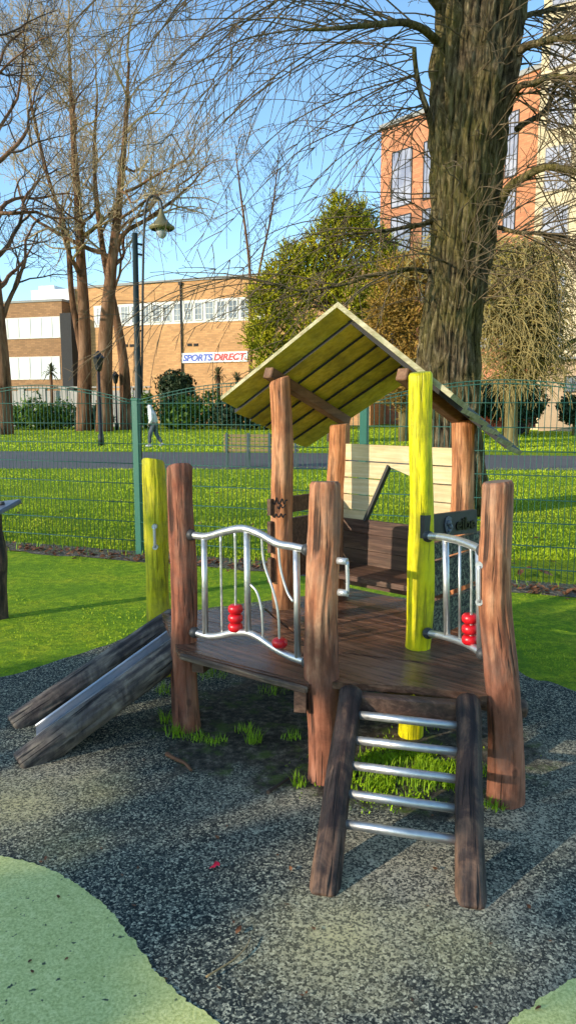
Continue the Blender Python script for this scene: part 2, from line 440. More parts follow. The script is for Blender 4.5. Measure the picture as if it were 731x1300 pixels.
# bark
def bark(name, cols, zs=1.2, xs=9.0, dist=0.05, moss=None):
    t = NT(name); v = t.coord('Object', (xs,xs,zs)); ob = t.coord('Object')
    g = t.noise(v, 1.0, 7, 0.7, 0.8); g2 = t.noise(ob, 1.2, 5, 0.6)
    c = t.ramp(g, [(0.34, cols[0]), (0.5, cols[1]), (0.66, cols[2])])
    if moss: c = t.mix(t.ramp(g2, [(0.40, 0.0), (0.60, moss[1])]), c, moss[0])
    c = t.mix(t.ramp(g, [(0.34, 0.8), (0.42, 0.0)]), c, [x*0.4 for x in cols[0]])
    if moss:
        geo = t.n.new('ShaderNodeNewGeometry')
        c = t.mix(t.ramp(geo.outputs['Pointiness'], [(0.43, 0.9), (0.505, 0.0)]), c, (0.012,0.009,0.006))
    t.col(c); t.rough(0.9); t.bump(g, 0.9, dist); t.b.inputs['Specular IOR Level'].default_value = 0.15
    M[name] = t.mat; return t.mat
bark('bark_big', [(0.03,0.02,0.012), (0.15,0.105,0.058), (0.40,0.30,0.175)], 4.2, 15.0, 0.12, ((0.25,0.21,0.035), 0.4))
bark('bark_red', [(0.05,0.026,0.014), (0.17,0.085,0.045), (0.30,0.17,0.10)], 0.5, 2.5, 0.08)
bark('bark_olive', [(0.10,0.075,0.03), (0.2,0.155,0.06), (0.28,0.23,0.10)], 0.6, 3, 0.05)
plain('twig_light', (0.42,0.31,0.17), 0.8, var=0.5, scale=0.7, spec=0.2)
plain('twig_olive', (0.36,0.27,0.10), 0.8, var=0.6, scale=0.9, spec=0.2)
plain('twig_dark', (0.06,0.042,0.032), 0.8, var=0.5, scale=0.7, spec=0.2)
plain('twig_hang', (0.15,0.105,0.06), 0.75, var=0.6, scale=1.2, spec=0.2)

def leafmat(name, a, b, rough=0.6, scale=1.4, trans=0.25):
    t = NT(name); v = t.coord('Object')
    n = t.noise(v, scale, 5, 0.7); n2 = t.noise(v, 9, 3, 0.8)
    c = t.mix(t.ramp(n, [(0.36, 0), (0.64, 1)]), a, b)
    c = t.mix(t.ramp(n2, [(0.35, 0.55), (0.55, 0)]), c, [x*0.35 for x in a])
    t.col(c); t.rough(rough); t.b.inputs['Specular IOR Level'].default_value = 0.2
    M[name] = t.mat
leafmat('yew_leaf', (0.13,0.17,0.010), (0.62,0.52,0.02))
leafmat('gold_leaf', (0.24,0.15,0.022), (0.48,0.27,0.06))
leafmat('olive_leaf', (0.20,0.165,0.022), (0.46,0.35,0.06))
leafmat('laurel_leaf', (0.05,0.11,0.010), (0.16,0.24,0.02))
leafmat('dark_leaf', (0.018,0.032,0.014), (0.05,0.075,0.025))
leafmat('palm_leaf', (0.06,0.075,0.03), (0.16,0.15,0.06))
leafmat('dead_leaf', (0.10,0.035,0.016), (0.26,0.11,0.045), scale=9)

# building materials
def brick(name, c, mortar, sc=1.0, var=0.2):
    t = NT(name); v = t.coord('UV')
    b = t.n.new('ShaderNodeTexBrick'); t.l.new(v, b.inputs['Vector'])
    b.inputs['Color1'].default_value = (*[x*(1-var) for x in c],1); b.inputs['Color2'].default_value = (*[x*(1+var) for x in c],1)
    b.inputs['Mortar'].default_value = (*mortar,1); b.inputs['Scale'].default_value = sc
    b.inputs['Mortar Size'].default_value = 0.012; b.inputs['Brick Width'].default_value = 0.45; b.inputs['Row Height'].default_value = 0.15
    n = t.noise(v, 0.25, 6, 0.65)
    t.col(t.mix(t.ramp(n, [(0.4, 0.0), (0.65, 0.4)]), b.outputs['Color'], [x*0.6 for x in c])); t.rough(0.9)
    M[name] = t.mat
brick('brick_orange', (0.60,0.31,0.125), (0.42,0.25,0.13))
brick('brick_brown', (0.36,0.19,0.085), (0.2,0.12,0.07))
brick('brick_red', (0.60,0.235,0.11), (0.42,0.18,0.10))
brick('brick_cream', (0.66,0.53,0.33), (0.5,0.38,0.22))
plain('white_frame', (0.68,0.66,0.60), 0.6, var=0.1, scale=0.8)
plain('white_panel', (0.72,0.73,0.72), 0.5, var=0.12, scale=0.4)
plain('dark_reveal', (0.03,0.028,0.028), 0.8, var=0.3)
plain('grey_cap', (0.30,0.29,0.27), 0.8, var=0.2)
plain('sign_white', (0.78,0.78,0.78), 0.4, var=0.03)
plain('sign_blue', (0.03,0.08,0.42), 0.4, var=0.05)
plain('sign_red', (0.66,0.02,0.02), 0.4, var=0.05)
plain('peach_wall', (0.55,0.37,0.22), 0.85, var=0.15)
plain('stone_wall', (0.44,0.40,0.36), 0.9, var=0.3, scale=0.6)
plain('van_red', (0.45,0.08,0.04), 0.4, var=0.1)
plain('rubber_tyre', (0.02,0.02,0.02), 0.8)
t = NT('glass'); v = t.coord('Object'); n = t.noise(v, 0.35, 3, 0.6)
t.col(t.mix(t.ramp(n, [(0.4,0),(0.6,1)]), (0.05,0.06,0.08), (0.20,0.22,0.25))); t.rough(0.12); t.b.inputs['Specular IOR Level'].default_value = 0.8; M['glass'] = t.mat
t = NT('pale_glass'); v = t.coord('Object'); n = t.noise(v, 0.3, 3, 0.6)
t.col(t.mix(t.ramp(n, [(0.4,0),(0.6,1)]), (0.22,0.22,0.28), (0.40,0.38,0.42))); t.rough(0.15); t.b.inputs['Specular IOR Level'].default_value = 0.8; M['pale_glass'] = t.mat
plain('fallen_stick', (0.17,0.075,0.035), 0.85, var=0.4, scale=20)
plain('red_petal', (0.65,0.01,0.04), 0.5, var=0.1)
plain('panel_top', (0.10,0.11,0.14), 0.35, var=0.3, scale=8)

# ------------------------------------------------------------------ the setting
def sheet(name, poly, z, mat, kind='structure', dens=None):
    mb = MB()
    mb.add([V((p[0], p[1], z)) for p in poly], [list(range(len(poly)))])
    return mb.build(name, mat, kind=kind)
FA = G(178, 704); FB = G(731, 747)
fdir = (FB-FA); fdir.z = 0; fdir.normalize()
fnor = V((-fdir.y, fdir.x, 0))
if fnor.y < 0: fnor = -fnor
sheet('lawn', [(-900,-300),(900,-300),(900,1500),(-900,1500)], 0.0, M['lawn'])
# the park path behind the fence
pa = [G(-1500,566), G(-200,572), G(365,575), G(731,579), G(2200,584)]
pb = [G(2200,606), G(731,597), G(365,596), G(0,595), G(-1500,592)]
sheet('path', [(p.x,p.y) for p in pa+pb], 0.004, M['asphalt'])
# mossy turf of the playground, up to the fence
def fl(s, o=0.0): return FA + fdir*s + fnor*o
q0, q1 = fl(-14,-0.35), fl(14,-0.35)
sheet('playground_turf', [(-14,-6),(14,-6),(q1.x,q1.y),(q0.x,q0.y)], 0.004, M['turf'])
q2, q3 = fl(14,0.12), fl(-14,0.12)
tp = [fl(s, -0.36-0.09*noise.noise(V((s*1.7,3,0)))-0.05*noise.noise(V((s*6,8,0)))) for s in [14-0.14*i for i in range(200)]]
sheet('soil_strip', [(q3.x,q3.y),(q2.x,q2.y)]+[(p.x,p.y) for p in tp], 0.008, M['soil'])
# black safety rubber with an irregular edge
edge = [G(*p) for p in [(-260,905),(-60,874),(0,862),(50,848),(100,832),(150,815),(190,795),(225,780),(330,765),(450,755),(560,770),(620,815),(660,856),(700,868),(731,878),(800,905),(1100,1000)]]
edge = spline(edge, 8)
edge = [p + V((noise.noise(p*9)*0.02, noise.noise(p*9+V((5,5,5)))*0.03, 0)) for p in edge]
poly = [(p.x,p.y) for p in edge] + [(6,-4),(-6,-4)]
sheet('rubber_surface', poly, 0.008, M['rubber'])
def wob(pts, a=0.009):
    pts = spline(pts, 24)
    return [p + V((noise.noise(p*30)*a+noise.noise(p*90)*a*0.7, noise.noise(p*30+V((9,1,4)))*a+noise.noise(p*90+V((2,7,1)))*a*0.7, 0)) for p in pts]
e = wob([G(*p) for p in [(-250,1085),(-60,1084),(0,1090),(60,1106),(118,1140),(150,1172),(185,1220),(222,1262),(280,1305),(340,1345),(420,1420)]])
sheet('green_rubber_patch', [(p.x,p.y) for p in e]+[(0.1,-2),(-4,-2),(-4,1.6)], 0.012, M['green_rubber'])
e = wob([G(*p) for p in [(600,1400),(640,1312),(680,1278),(731,1245),(800,1215),(950,1180)]])
sheet('green_rubber_edge', [(p.x,p.y) for p in e]+[(3.2,-1.5),(0.5,-1.5)][:2], 0.012, M['green_rubber'])
# grass: one object for the mown lawn near the fence, one for moss and tufts under the playhouse
def blade(mb, p, h, w, a, lean, bend=0.5):
    d = V((math.cos(a), math.sin(a), 0)); s = V((-d.y, d.x, 0))
    m = p + V((0,0,h*0.6)) + d*(lean*h*0.35); t_ = p + V((0,0,h)) + d*(lean*h)
    mb.add([p-s*w, p+s*w, m+s*(w*0.7), m-s*(w*0.7), t_], [(0,1,2,3),(3,2,4)])
mb = MB()
r = random.Random(3)
for i in range(70000):
    k = r.random()
    Y = 7.6 + 11.5*k**1.5
    x = (r.random()*2-1)*(Y*0.42+0.3)
    p = V((x, Y, 0.0))
    if (p-FA).dot(fnor) < 0.15: continue
    if noise.noise(V((x*0.9, Y*0.9, 2))) < -0.35 and r.random() < 0.7: continue
    sc = 1+0.05*(Y-8)
    blade(mb, p, r.uniform(0.010,0.028)*(1+0.7*noise.noise(p*0.8)+0.4*noise.noise(p*3.1)), 0.0035*sc*1.5, r.random()*6.28, r.uniform(0.2,1.0))
for i in range(16000):
    px_, py_ = r.uniform(-30,760), r.uniform(705,880)
    p = G(px_, py_, 0.005)
    if (p-FA).dot(fnor) > -0.3 or p.y < 4.0: continue
    lim = 862-0.27*px_ if px_ < 330 else (760 if px_ < 540 else 760+0.62*(px_-540))
    if py_ > lim-6 or noise.noise(p*1.7) < -0.1: continue
    blade(mb, p, r.uniform(0.004,0.010)*(1+0.8*noise.noise(p*2.3)), 0.0035, r.random()*6.28, r.uniform(0.3,1.2))
for i in range(26000):
    Y = 26.5 + 28*r.random()**1.3
    x = (r.random()*2-1)*(Y*0.41)
    blade(mb, V((x, Y, 0)), r.uniform(0.02,0.06)*(1+0.6*noise.noise(V((x*0.3,Y*0.3,0)))), 0.02, r.random()*6.28, r.uniform(0.2,1.0))
mb.build('lawn_grass', M['grass_blade'], label='bright green mown grass growing behind the fence', cat='grass', kind='stuff')
mb = MB()
def tuft(px, py, n, rad, hmax):
    c = G(px, py)
    for i in range(n):
        a = r.random()*6.28; q = rad*r.random()**0.7
        blade(mb, c + V((math.cos(a)*q, math.sin(a)*q*0.8, 0.01)), r.uniform(0.3,1)*hmax, 0.0022, r.random()*6.28, r.uniform(0.1,0.9))
for (px,py,n,rad,h) in [(225,935,70,0.06,0.07),(250,940,60,0.07,0.05),(212,918,40,0.05,0.08),(275,945,60,0.06,0.04),(322,945,60,0.04,0.09),(310,930,40,0.06,0.05),(210,880,40,0.08,0.08),
                        (380,1000,60,0.03,0.07),(370,940,30,0.05,0.05),(640,1005,60,0.05,0.06),(628,1030,40,0.04,0.05),(265,860,90,0.12,0.05),(290,850,90,0.12,0.05),(345,880,60,0.1,0.04),
                        (455,985,150,0.10,0.05),(500,975,200,0.14,0.05),(550,985,160,0.12,0.05),(530,1000,140,0.09,0.06),(480,965,130,0.1,0.04),(570,1000,90,0.07,0.05),(475,1000,60,0.07,0.05)]:
    tuft(px,py,n,rad,h)
for i in range(900):          # ragged grass along the fence foot
    p = fl(r.uniform(-3,7), r.gauss(0.0,0.14))
    if r.random() < 0.5: blade(mb, p, r.uniform(0.03,0.14), 0.004, r.random()*6.28, r.uniform(0.2,0.9))
mb.build('grass_tufts', M['tuft_blade'], label='loose green grass tufts growing around the posts and fence foot', cat='grass', kind='stuff')
mb = MB()
for i in range(9000):
    px, py = r.gauss(512,44), r.gauss(978,17)
    p = G(px, py, 0.012)
    if noise.noise(p*7) < -0.15 + 0.25*r.random(): continue
    blade(mb, p, r.uniform(0.006,0.024)*(1+0.9*noise.noise(p*11)), 0.0028, r.random()*6.28, r.uniform(0.3,1.3))
mb.build('moss_cover', M['moss'], label='bright green moss on the soil beneath the ladder', cat='moss', kind='stuff')
# fallen leaves along the fence
def leaf(mb, p, s, a, tilt):
    d = V((math.cos(a), math.sin(a), tilt)); q = V((-math.sin(a), math.cos(a), r.uniform(-0.5,0.5)))
    mb.add([p-d*s, p-d*s*0.3+q*s*0.5, p+d*s*0.5+q*s*0.4+V((0,0,s*0.2)), p+d*s, p+d*s*0.4-q*s*0.45, p-d*s*0.3-q*s*0.5+V((0,0,s*0.2))], [(0,1,2,3,4,5)])
mb = MB()
for i in range(1500):
    s = r.uniform(-4,9)
    p = fl(s, r.gauss(-0.2,0.11)) + V((0,0,r.uniform(0.015,0.04)))
    leaf(mb, p, r.uniform(0.012,0.04), r.random()*6.28, r.uniform(-0.4,0.5))
for i in range(140):
    p = fl(r.uniform(-4,9), r.uniform(0.2,7)) + V((0,0,0.03)); leaf(mb, p, r.uniform(0.015,0.04), r.random()*6.28, r.uniform(-0.3,0.4))
for i in range(70):
    px_, py_ = r.uniform(0,731), r.uniform(720,1290); p = G(px_, py_)
    if 215 < px_ < 640 and py_ < 1000: continue
    leaf(mb, p+V((0,0,0.017)), r.uniform(0.005,0.013), r.random()*6.28, 0.1)
mb.build('fallen_leaves', M['dead_leaf'], label='brown fallen leaves along the foot of the fence and strewn thinly over the ground', cat='leaves', kind='stuff')
for (px,py,s,a) in [(667,729,0.075,0.2),(690,733,0.09,2.5),(660,733,0.06,1.2)]:
    mb = MB(); leaf(mb, G(px,py)+V((0,0,0.05)), s, a, 0.3)
    mb.build('dry_leaf', M['dead_leaf'], label={667:'largest curled rust-brown leaf left of centre by the right fence foot',690:'broad red-brown leaf rightmost on the soil by the fence',660:'small curled brown leaf beside the right-hand log post by the fence'}[px], cat='leaf')

# sticks and litter on the rubber
def stick(name, pts, rad, label, cat, mat='fallen_stick'):
    P = spline([G(a,b,0.02) for a,b in pts], 5)
    mb = MB(); n = len(P)
    mb.tube(P, [rad*(1-0.5*i/n)*(1+0.25*noise.noise(P[i]*40)) for i in range(n)], 7)
    mb.build(name, M[mat], label=label, cat=cat)
stick('stick', [(212,957),(222,963),(235,969),(243,978)], 0.011, 'short orange-brown broken stick on the rubber in front of the left log post', 'stick')
stick('stick', [(340,1006),(350,999),(368,987)], 0.009, 'dark short stick lying on soil left of the ladder post', 'stick', 'twig_dark')
stick('twig', [(262,1240),(285,1226),(300,1216),(312,1203),(318,1191)], 0.003, 'thin pale curved twig on the dark rubber near the bottom of the picture', 'twig', 'bench_wood')
mb = MB(); p = G(273,1106)
for k in range(3): leaf(mb, p+V((0.008*k-0.008, 0.004*k, 0.016+0.004*k)), 0.014, 0.4+k*0.9, 0.2)
mb.build('scrap', M['red_petal'], label='bright red scrap lying alone on the dark rubber', cat='litter')
mb = MB(); leaf(mb, G(303,1187)+V((0,0,0.018)), 0.018, 1.2, 0.1)
mb.build('dry_leaf', M['dead_leaf'], label='small brown leaf on the dark rubber just above the pale twig', cat='leaf')

# ------------------------------------------------------------------ the playhouse
DZ = 0.455                                    # deck height
play = empty('play_house', G(470, 900), 'wooden log playhouse with tilted gable roof, short steel slide, ladder and two guard rails', 'playhouse')
def lg(mb, p, q, rad, seed, n=64, lv=60, wob=0.012, taper=0.0, facet=0.10, tilt=None, capmi=1, bulge=None):
    p, q = V(p), V(q); L = (q-p).length
    d = (q-p)/L
    pts = []; rs = []
    for i in range(lv+1):
        t = i/lv
        o = V((noise.noise(V((seed*3.7, t*2.2, 0))), noise.noise(V((seed*3.7, t*2.2, 9))), 0))*wob*2
        pts.append(p + d*(L*t) + o)
        k = 1 - taper*t + 0.06*noise.noise(V((seed*1.3, t*3.5, 4)))
        if bulge: k += bulge(t)
        rs.append(rad*k)
    # eased edges at both ends
    pts = [pts[0]] + pts + [pts[-1]]
    rs = [rs[0]*0.86] + rs + [rs[-1]*0.86]
    pts[0] = pts[0] - d*0.006; pts[-1] = pts[-1] + d*0.012
    cr_ = random.Random(seed*13)
    splits = [(cr_.uniform(PI*0.9, 2.2*PI), cr_.uniform(0.1,0.9)*L, cr_.uniform(0.12,0.32)*L+0.05, cr_.uniform(0.05,0.11)) for _ in range(6)]
    def rf(a, l, i):
        sp_ = 0.0
        for (a0, l0, lw, dp) in splits:
            e = (l-l0)/lw
            if abs(e) < 1:
                da = (a - a0 - 0.35*noise.noise(V((a0*9, l*4, 1))) + PI) % (2*PI) - PI
                sp_ += dp*(1-e*e)*max(0.0, 1-abs(da)/0.11)
        return 1 - sp_ + facet*noise.noise(V((math.cos(a)*1.5+seed*5, math.sin(a)*1.5, l*2.6))) + facet*0.42*noise.noise(V((math.cos(a)*3.2+seed, math.sin(a)*3.2, l*9)))
    o = len(mb.v)
    mb.tube(pts, rs, n, 0, True, capmi, rf, True)
    if tilt:                                   # slanting top cut
        top = pts[-1]
        for j in range(2):
            for i in range(n):
                idx = o + (len(pts)-1-j)*n + i
                vv = mb.v[idx]; dd = vv - top
                vv.z += dd.x*tilt[0] + dd.y*tilt[1]
    return mb
def topat(base, py): # height at which a vertical above base is seen at photo row py
    d = ray(W/2, py); return CAM_H + d.z/d.y*base.y
posts = {}
def post(key, base, top_py, rad, mat, endmat, seed, tilt=(0,0), lean=(0,0), bulge=None, taper=0.05):
    z = topat(base, top_py)
    mb = MB(); lg(mb, base + V((0,0,-0.06)), V((base.x+lean[0], base.y+lean[1], z)), rad, seed, taper=taper, tilt=tilt, bulge=bulge)
    posts[key] = (base, z)
    return mb.build('post', [M[mat], M[endmat]], play)
B_p2 = G(236, 926); B_front = G(408, 992); B_right = G(641, 1018)
B_fl = V((-0.037, 4.10, 0)); B_fr = G(524, 936)
axA = V((0.756, -0.654, 0)); axB = V((0.654, 0.756, 0))
B_bl = B_fl + axB*0.52; B_br = V((0.588, 3.55, 0)) + axB*0.52
B_ly = D(196, 600, 4.25); B_ly.z = 0
def bl(c, w, a): return lambda t: a*math.exp(-((t-c)/w)**2)
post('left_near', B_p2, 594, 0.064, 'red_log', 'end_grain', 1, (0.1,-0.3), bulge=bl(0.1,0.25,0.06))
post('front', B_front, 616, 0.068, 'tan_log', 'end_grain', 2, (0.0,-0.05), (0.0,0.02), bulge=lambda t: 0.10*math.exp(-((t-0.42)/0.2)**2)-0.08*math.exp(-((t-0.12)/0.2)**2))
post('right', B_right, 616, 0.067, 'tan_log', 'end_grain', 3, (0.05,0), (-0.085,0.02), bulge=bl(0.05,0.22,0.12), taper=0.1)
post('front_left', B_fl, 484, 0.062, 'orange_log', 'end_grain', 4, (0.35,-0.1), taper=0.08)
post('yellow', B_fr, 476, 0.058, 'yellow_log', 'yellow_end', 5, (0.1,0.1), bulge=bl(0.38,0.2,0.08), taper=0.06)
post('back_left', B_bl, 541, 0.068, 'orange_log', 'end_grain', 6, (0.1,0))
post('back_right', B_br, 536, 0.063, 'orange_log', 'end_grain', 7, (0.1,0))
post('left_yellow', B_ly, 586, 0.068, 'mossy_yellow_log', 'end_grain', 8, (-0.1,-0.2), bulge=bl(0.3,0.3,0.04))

# deck: planks clipped to the platform outline
def clip(poly, n, c):                # keep n.p <= c
    out = []
    for i in range(len(poly)):
        a, b = poly[i], poly[(i+1)%len(poly)]
        da, db = n.dot(a)-c, n.dot(b)-c
        if da <= 0: out.append(a)
        if (da < 0 < db) or (db < 0 < da): out.append(a + (b-a)*(da/(da-db)))
    return out
def planks(mb, poly, along, w, gap, th, z, jit=0.003, seed=0):
    across = V((-along.y, along.x, 0))
    vals = [across.dot(p) for p in poly]
    k = math.floor(min(vals)/w); rr = random.Random(seed)
    while k*w < max(vals):
        q = clip(clip(poly, across, (k+1)*w-gap), -across, -k*w)
        if len(q) > 2:
            dz = rr.uniform(-jit, jit)
            area = sum(q[i].x*q[(i+1)%len(q)].y - q[(i+1)%len(q)].x*q[i].y for i in range(len(q)))
            if area < 0: q = q[::-1]
            mb.prism([V((p.x,p.y,z+dz)) for p in q], th)
        k += 1
mb = MB()
g = lambda a, b: G(a, b, DZ)
left_poly = [g(226,826), g(392,869), g(405,830), g(330,770), g(205,778)]
planks(mb, left_poly, (g(392,869)-g(226,826)).normalized(), 0.145, 0.004, 0.03, DZ, seed=1)
main_poly = [g(400,866), g(440,869), g(520,873), g(618,884), B_right+V((0.06,0.1,0)), B_br+V((0.12,0.02,0)), B_bl+axB*0.12, B_fl+V((-0.1,0.1,0)), g(336,772), g(408,831)]
for p in main_poly: p.z = DZ
planks(mb, main_poly, V((0.93,-0.36,0)).normalized(), 0.128, 0.005, 0.03, DZ+0.004, seed=2)
deck = mb.build('deck', M['deck_wood'], play)
mb = MB()
e0, e1 = g(229,829), g(390,872)
mb.bar(e0+V((0.0,0.004,-0.017)), e1+V((0,0.004,-0.017)), 0.02, 0.03, bev=0.006)
mb.build('edge_board', M['deck_edge_wood'], deck)
mb = MB()
f0, f1 = G(436,878,DZ), G(612,892,DZ)
mb.bar(f0+V((0,0.03,-0.056)), f1+V((0,0.03,-0.056)), 0.05, 0.085, bev=0.008)
lg(mb, B_br+V((-0.95,-0.5,0.36)), D(662,900,3.35), 0.045, 21, capmi=0)
mb.bar(e0+V((0.07,0.08,-0.08)), g(330,772)+V((0,0,-0.08)), 0.06, 0.09)
mb.bar(e1+V((-0.03,0.02,-0.075)), g(420,775)+V((0.05,0.1,-0.075)), 0.05, 0.09)
mb.bar(B_fl+V((-0.2,0,DZ-0.08)), B_fr+V((0.05,-0.05,DZ-0.08)), 0.05, 0.09)
mb.build('joist', M['dark_board'], deck)

# roof: two slopes of lapped boards, on two purlins that fall towards the back
droop = -0.385
RB = (axB + V((0,0,droop)))                  # down the ridge, per metre of plan
apex = B_fl + axA*0.415 - axB*0.05; apex.z = topat(apex, 391)
roof = empty('roof', apex - play.location); roof.parent = play
tag(roof)
def slope(run_dir, run, fall, name, n, w, seed):
    mb = MB(); rr = random.Random(seed)
    dn = (run_dir*1.0 + V((0,0,-fall)))         # per metre of run
    up = RB.cross(dn) if RB.cross(dn).z > 0 else dn.cross(RB)
    up.normalize()
    th = 0.024
    for i in range(n):
        s0 = i*w - 0.004; s1 = (i+1)*w + 0.022
        ext = rr.uniform(-0.012, 0.012)
        a0 = apex + RB*s0 + up*(0.026 if i == 0 else 0.006); a1 = apex + RB*s1 + up*0.027     # each board tucks under the one before it
        b0 = a0 + dn*(run+ext); b1 = a1 + dn*(run+ext)
        st = -dn*0.012
        vs = [a0+st, b0, b1, a1+st]
        lo = [p - up*th for p in vs]
        # faces: top 1, bottom 0, edges 2; lap steps coloured dark for the shade between boards
        o = vs + lo
        quads = [((0,1,2,3),1), ((4,5,6,7),0), ((0,1,5,4),2 if i == 0 else 3), ((1,2,6,5),2), ((2,3,7,6),2), ((3,0,4,7),2)]
        for f, mi in quads:
            P = [o[j] for j in f]
            nn = (P[1]-P[0]).cross(P[2]-P[0])
            cen = sum(P, V((0,0,0)))/4 - sum(o, V((0,0,0)))/8
            mb.add(P if nn.dot(cen) > 0 else P[::-1], [(0,1,2,3)], mi)
    return mb.build(name, [M['roof_board'], M['roof_top'], M['roof_edge'], M['dark_reveal']], roof)
LW = 0.127
slope(-axA, 0.84, 0.545, 'roof_slope', 6, LW, 1)
RFALL = 0.70
slope(axA, 0.63, RFALL, 'roof_slope', 6, LW, 2)
def purlin(side, fall, at):
    mb = MB()
    p = apex + (side*at) + V((0,0,-fall*at - 0.065))
    mb.bar(p + RB*0.0 - RB*0.02, p + RB*0.70, 0.06, 0.06, bev=0.005)
    mb.build('purlin', M['purlin_wood'], roof)
purlin(-axA, 0.545, 0.45)
purlin(axA, RFALL, 0.395)

# back wall with a slanted window opening
def wallq(mb, O, ex, pts, th, n):
    P = [O + ex*s + V((0,0,z)) for s, z in pts]
    area = (P[1]-P[0]).cross(P[2]-P[0]).dot(n)
    if area < 0: P = P[::-1]
    mb.prism(P, th, -n)
Wd = (B_br - B_bl).length
wn = V((-axB.x, -axB.y, 0))                  # faces the camera side
O = B_bl + axB*(-0.02)
rows_hi = [(0.987,1.073),(1.080,1.172),(1.180,1.272),(1.280,1.375)]
rows_lo = [(0.52,0.60),(0.65,0.745),(0.748,0.845),(0.848,0.93)]
mb = MB()
def open_l(z): return 0.215 + (z-0.93)/(1.255-0.93)*0.155
def open_r(z): return 0.60
for z0, z1 in rows_hi + [(0.93,0.982)]:
    th = 0.022
    if z0 >= 1.27: wallq(mb, O, axA, [(0.06,z0),(Wd-0.05,z0),(Wd-0.05,z1),(0.06,z1)], th, wn)
    else:
        zt = min(z1, 1.255)
        if z1 > 1.255:
            wallq(mb, O, axA, [(0.06,z0),(open_l(z0),z0),(open_l(zt),zt),(0.47,z1),(0.06,z1)], th, wn)
            wallq(mb, O, axA, [(open_r(z0),z0),(Wd-0.05,z0),(Wd-0.05,z1),(0.4725,z1),(open_l(zt)+0.01,zt),(0.58,1.19)], th, wn)
        else:
            wallq(mb, O, axA, [(0.06,z0),(open_l(z0),z0),(open_l(z1),z1),(0.06,z1)], th, wn)
            wallq(mb, O, axA, [(open_r(z0),z0),(Wd-0.05,z0),(Wd-0.05,z1),(open_r(z1),z1)], th, wn)
bw_ = mb
mb = MB()
p0, p1 = O + axA*(open_l(0.925)+0.004) + V((0,0,0.925)), O + axA*(open_l(1.262)+0.004) + V((0,0,1.262))
mb.bar(p0 - wn*0.008, p1 - wn*0.008, 0.036, 0.016, axA)  # dark strip paints the shaded side of the opening's edge
mb.build('opening_shade_strip', M['sign_black'], play)
mb = bw_
mb.build('back_wall', M['pale_board'], play, label='pale new board wall with a slanted window opening')
mb = MB()
for z0, z1 in rows_lo: wallq(mb, O, axA, [(0.06,z0),(Wd-0.05,z0),(Wd-0.05,z1),(0.06,z1)], 0.024, wn)
so = O - axB*0.22
P = [so+axA*0.05+V((0,0,0.64)), so+axA*(Wd-0.06)+V((0,0,0.64)), O+axA*(Wd-0.06)+V((0,0,0.66)), O+axA*0.05+V((0,0,0.66))]
mb.prism(P, 0.03)
mb.build('bench_seat', M['dark_board'], play)
# left side wall: two visible boards between the left posts
mb = MB()
ln = V((-axA.x,-axA.y,0))
for z0, z1 in [(1.0,1.09),(0.79,0.965),(0.62,0.76)]:
    wallq(mb, B_fl-axA*0.0+V((0,0,0)), axB, [(-0.09,z0),(0.54,z0),(0.54,z1),(-0.09,z1)], 0.025, -ln)
mb.build('side_wall', M['brown_board'], play)
# right side wall: three lichened boards and the name board
mb = MB()
RO = B_fr + axA*0.035
for z0, z1, x1 in [(0.885,0.955,0.60),(0.705,0.865,0.60),(0.50,0.665,0.60)]:
    wallq(mb, RO, axB, [(0.03,z0),(x1,z0),(x1,z1),(0.03,z1)], 0.03, -axA)
mb.build('side_wall', M['lichen_board'], play)
# name board, cut by the photographed quad on the plane of that side
def on_plane(px, py, P0, n):
    d = ray(px, py); c = V((0,0,CAM_H))
    t = (P0-c).dot(n)/d.dot(n); return c + d*t
SO = B_fr + axA*0.067 - axB*0.02
q = [on_plane(539,684,SO,axA), on_plane(605,676,SO,axA), on_plane(605,647,SO,axA), on_plane(539,655,SO,axA)]
mb = MB(); P = q
if (P[1]-P[0]).cross(P[2]-P[0]).dot(axA) < 0: P = P[::-1]
mb.prism(P, 0.025, -axA)
sign = mb.build('name_board', M['sign_black'], play)

def text_mesh(body, size, extrude, shear=0.0, bold=0.0, spacing=1.0):
    c = bpy.data.curves.new('lettering', 'FONT'); c.body = body; c.size = size; c.extrude = extrude
    c.shear = shear; c.offset = bold; c.space_character = spacing; c.align_x = 'LEFT'
    o = bpy.data.objects.new('lettering', c); col.objects.link(o)
    dg = bpy.context.evaluated_depsgraph_get(); dg.update()
    me = bpy.data.meshes.new_from_object(o.evaluated_get(dg))
    vs = [v.co.copy() for v in me.vertices]; fs = [list(p.vertices) for p in me.polygons]
    bpy.data.objects.remove(o); bpy.data.meshes.remove(me); bpy.data.curves.remove(c)
    return vs, fs
def put_text(body, O, ex, ez, n, width, height, mat, name, parent, shear=0.0, bold=0.0, depth=0.004):
    vs, fs = text_mesh(body, 1.0, 0.5, shear, bold)
    x0 = min(v.x for v in vs); x1 = max(v.x for v in vs); y0 = min(v.y for v in vs); y1 = max(v.y for v in vs)
    mb = MB()
    mb.add([O + ex*((v.x-x0)/(x1-x0)*width) + ez*((v.y-y0)/(y1-y0)*height) + n*(v.z*depth*2) for v in vs], fs)
    return mb.build(name, mat, parent)
ex = (q[1]-q[0]); Ls = ex.length; ex.normalize(); hs = (q[3]-q[0]).length
ez = (q[3]-q[0]).normalized(); nn = axA
put_text('eibe', q[0]+ex*(Ls*0.56)+ez*(hs*0.22)+nn*0.003, ex, ez, nn, Ls*0.38, hs*0.58, M['sign_letter'], 'lettering', sign, bold=0.02)
mb = MB()
c0 = q[0]+ex*(Ls*0.40)+ez*(hs*0.5)+nn*0.002
ring = [(-0.55,0.1),(-0.3,0.75),(0.1,0.9),(0.5,0.7),(0.45,0.2),(0.75,-0.25),(0.4,-0.6),(0.05,-0.95),(-0.35,-0.6)]
rr0 = hs*0.47
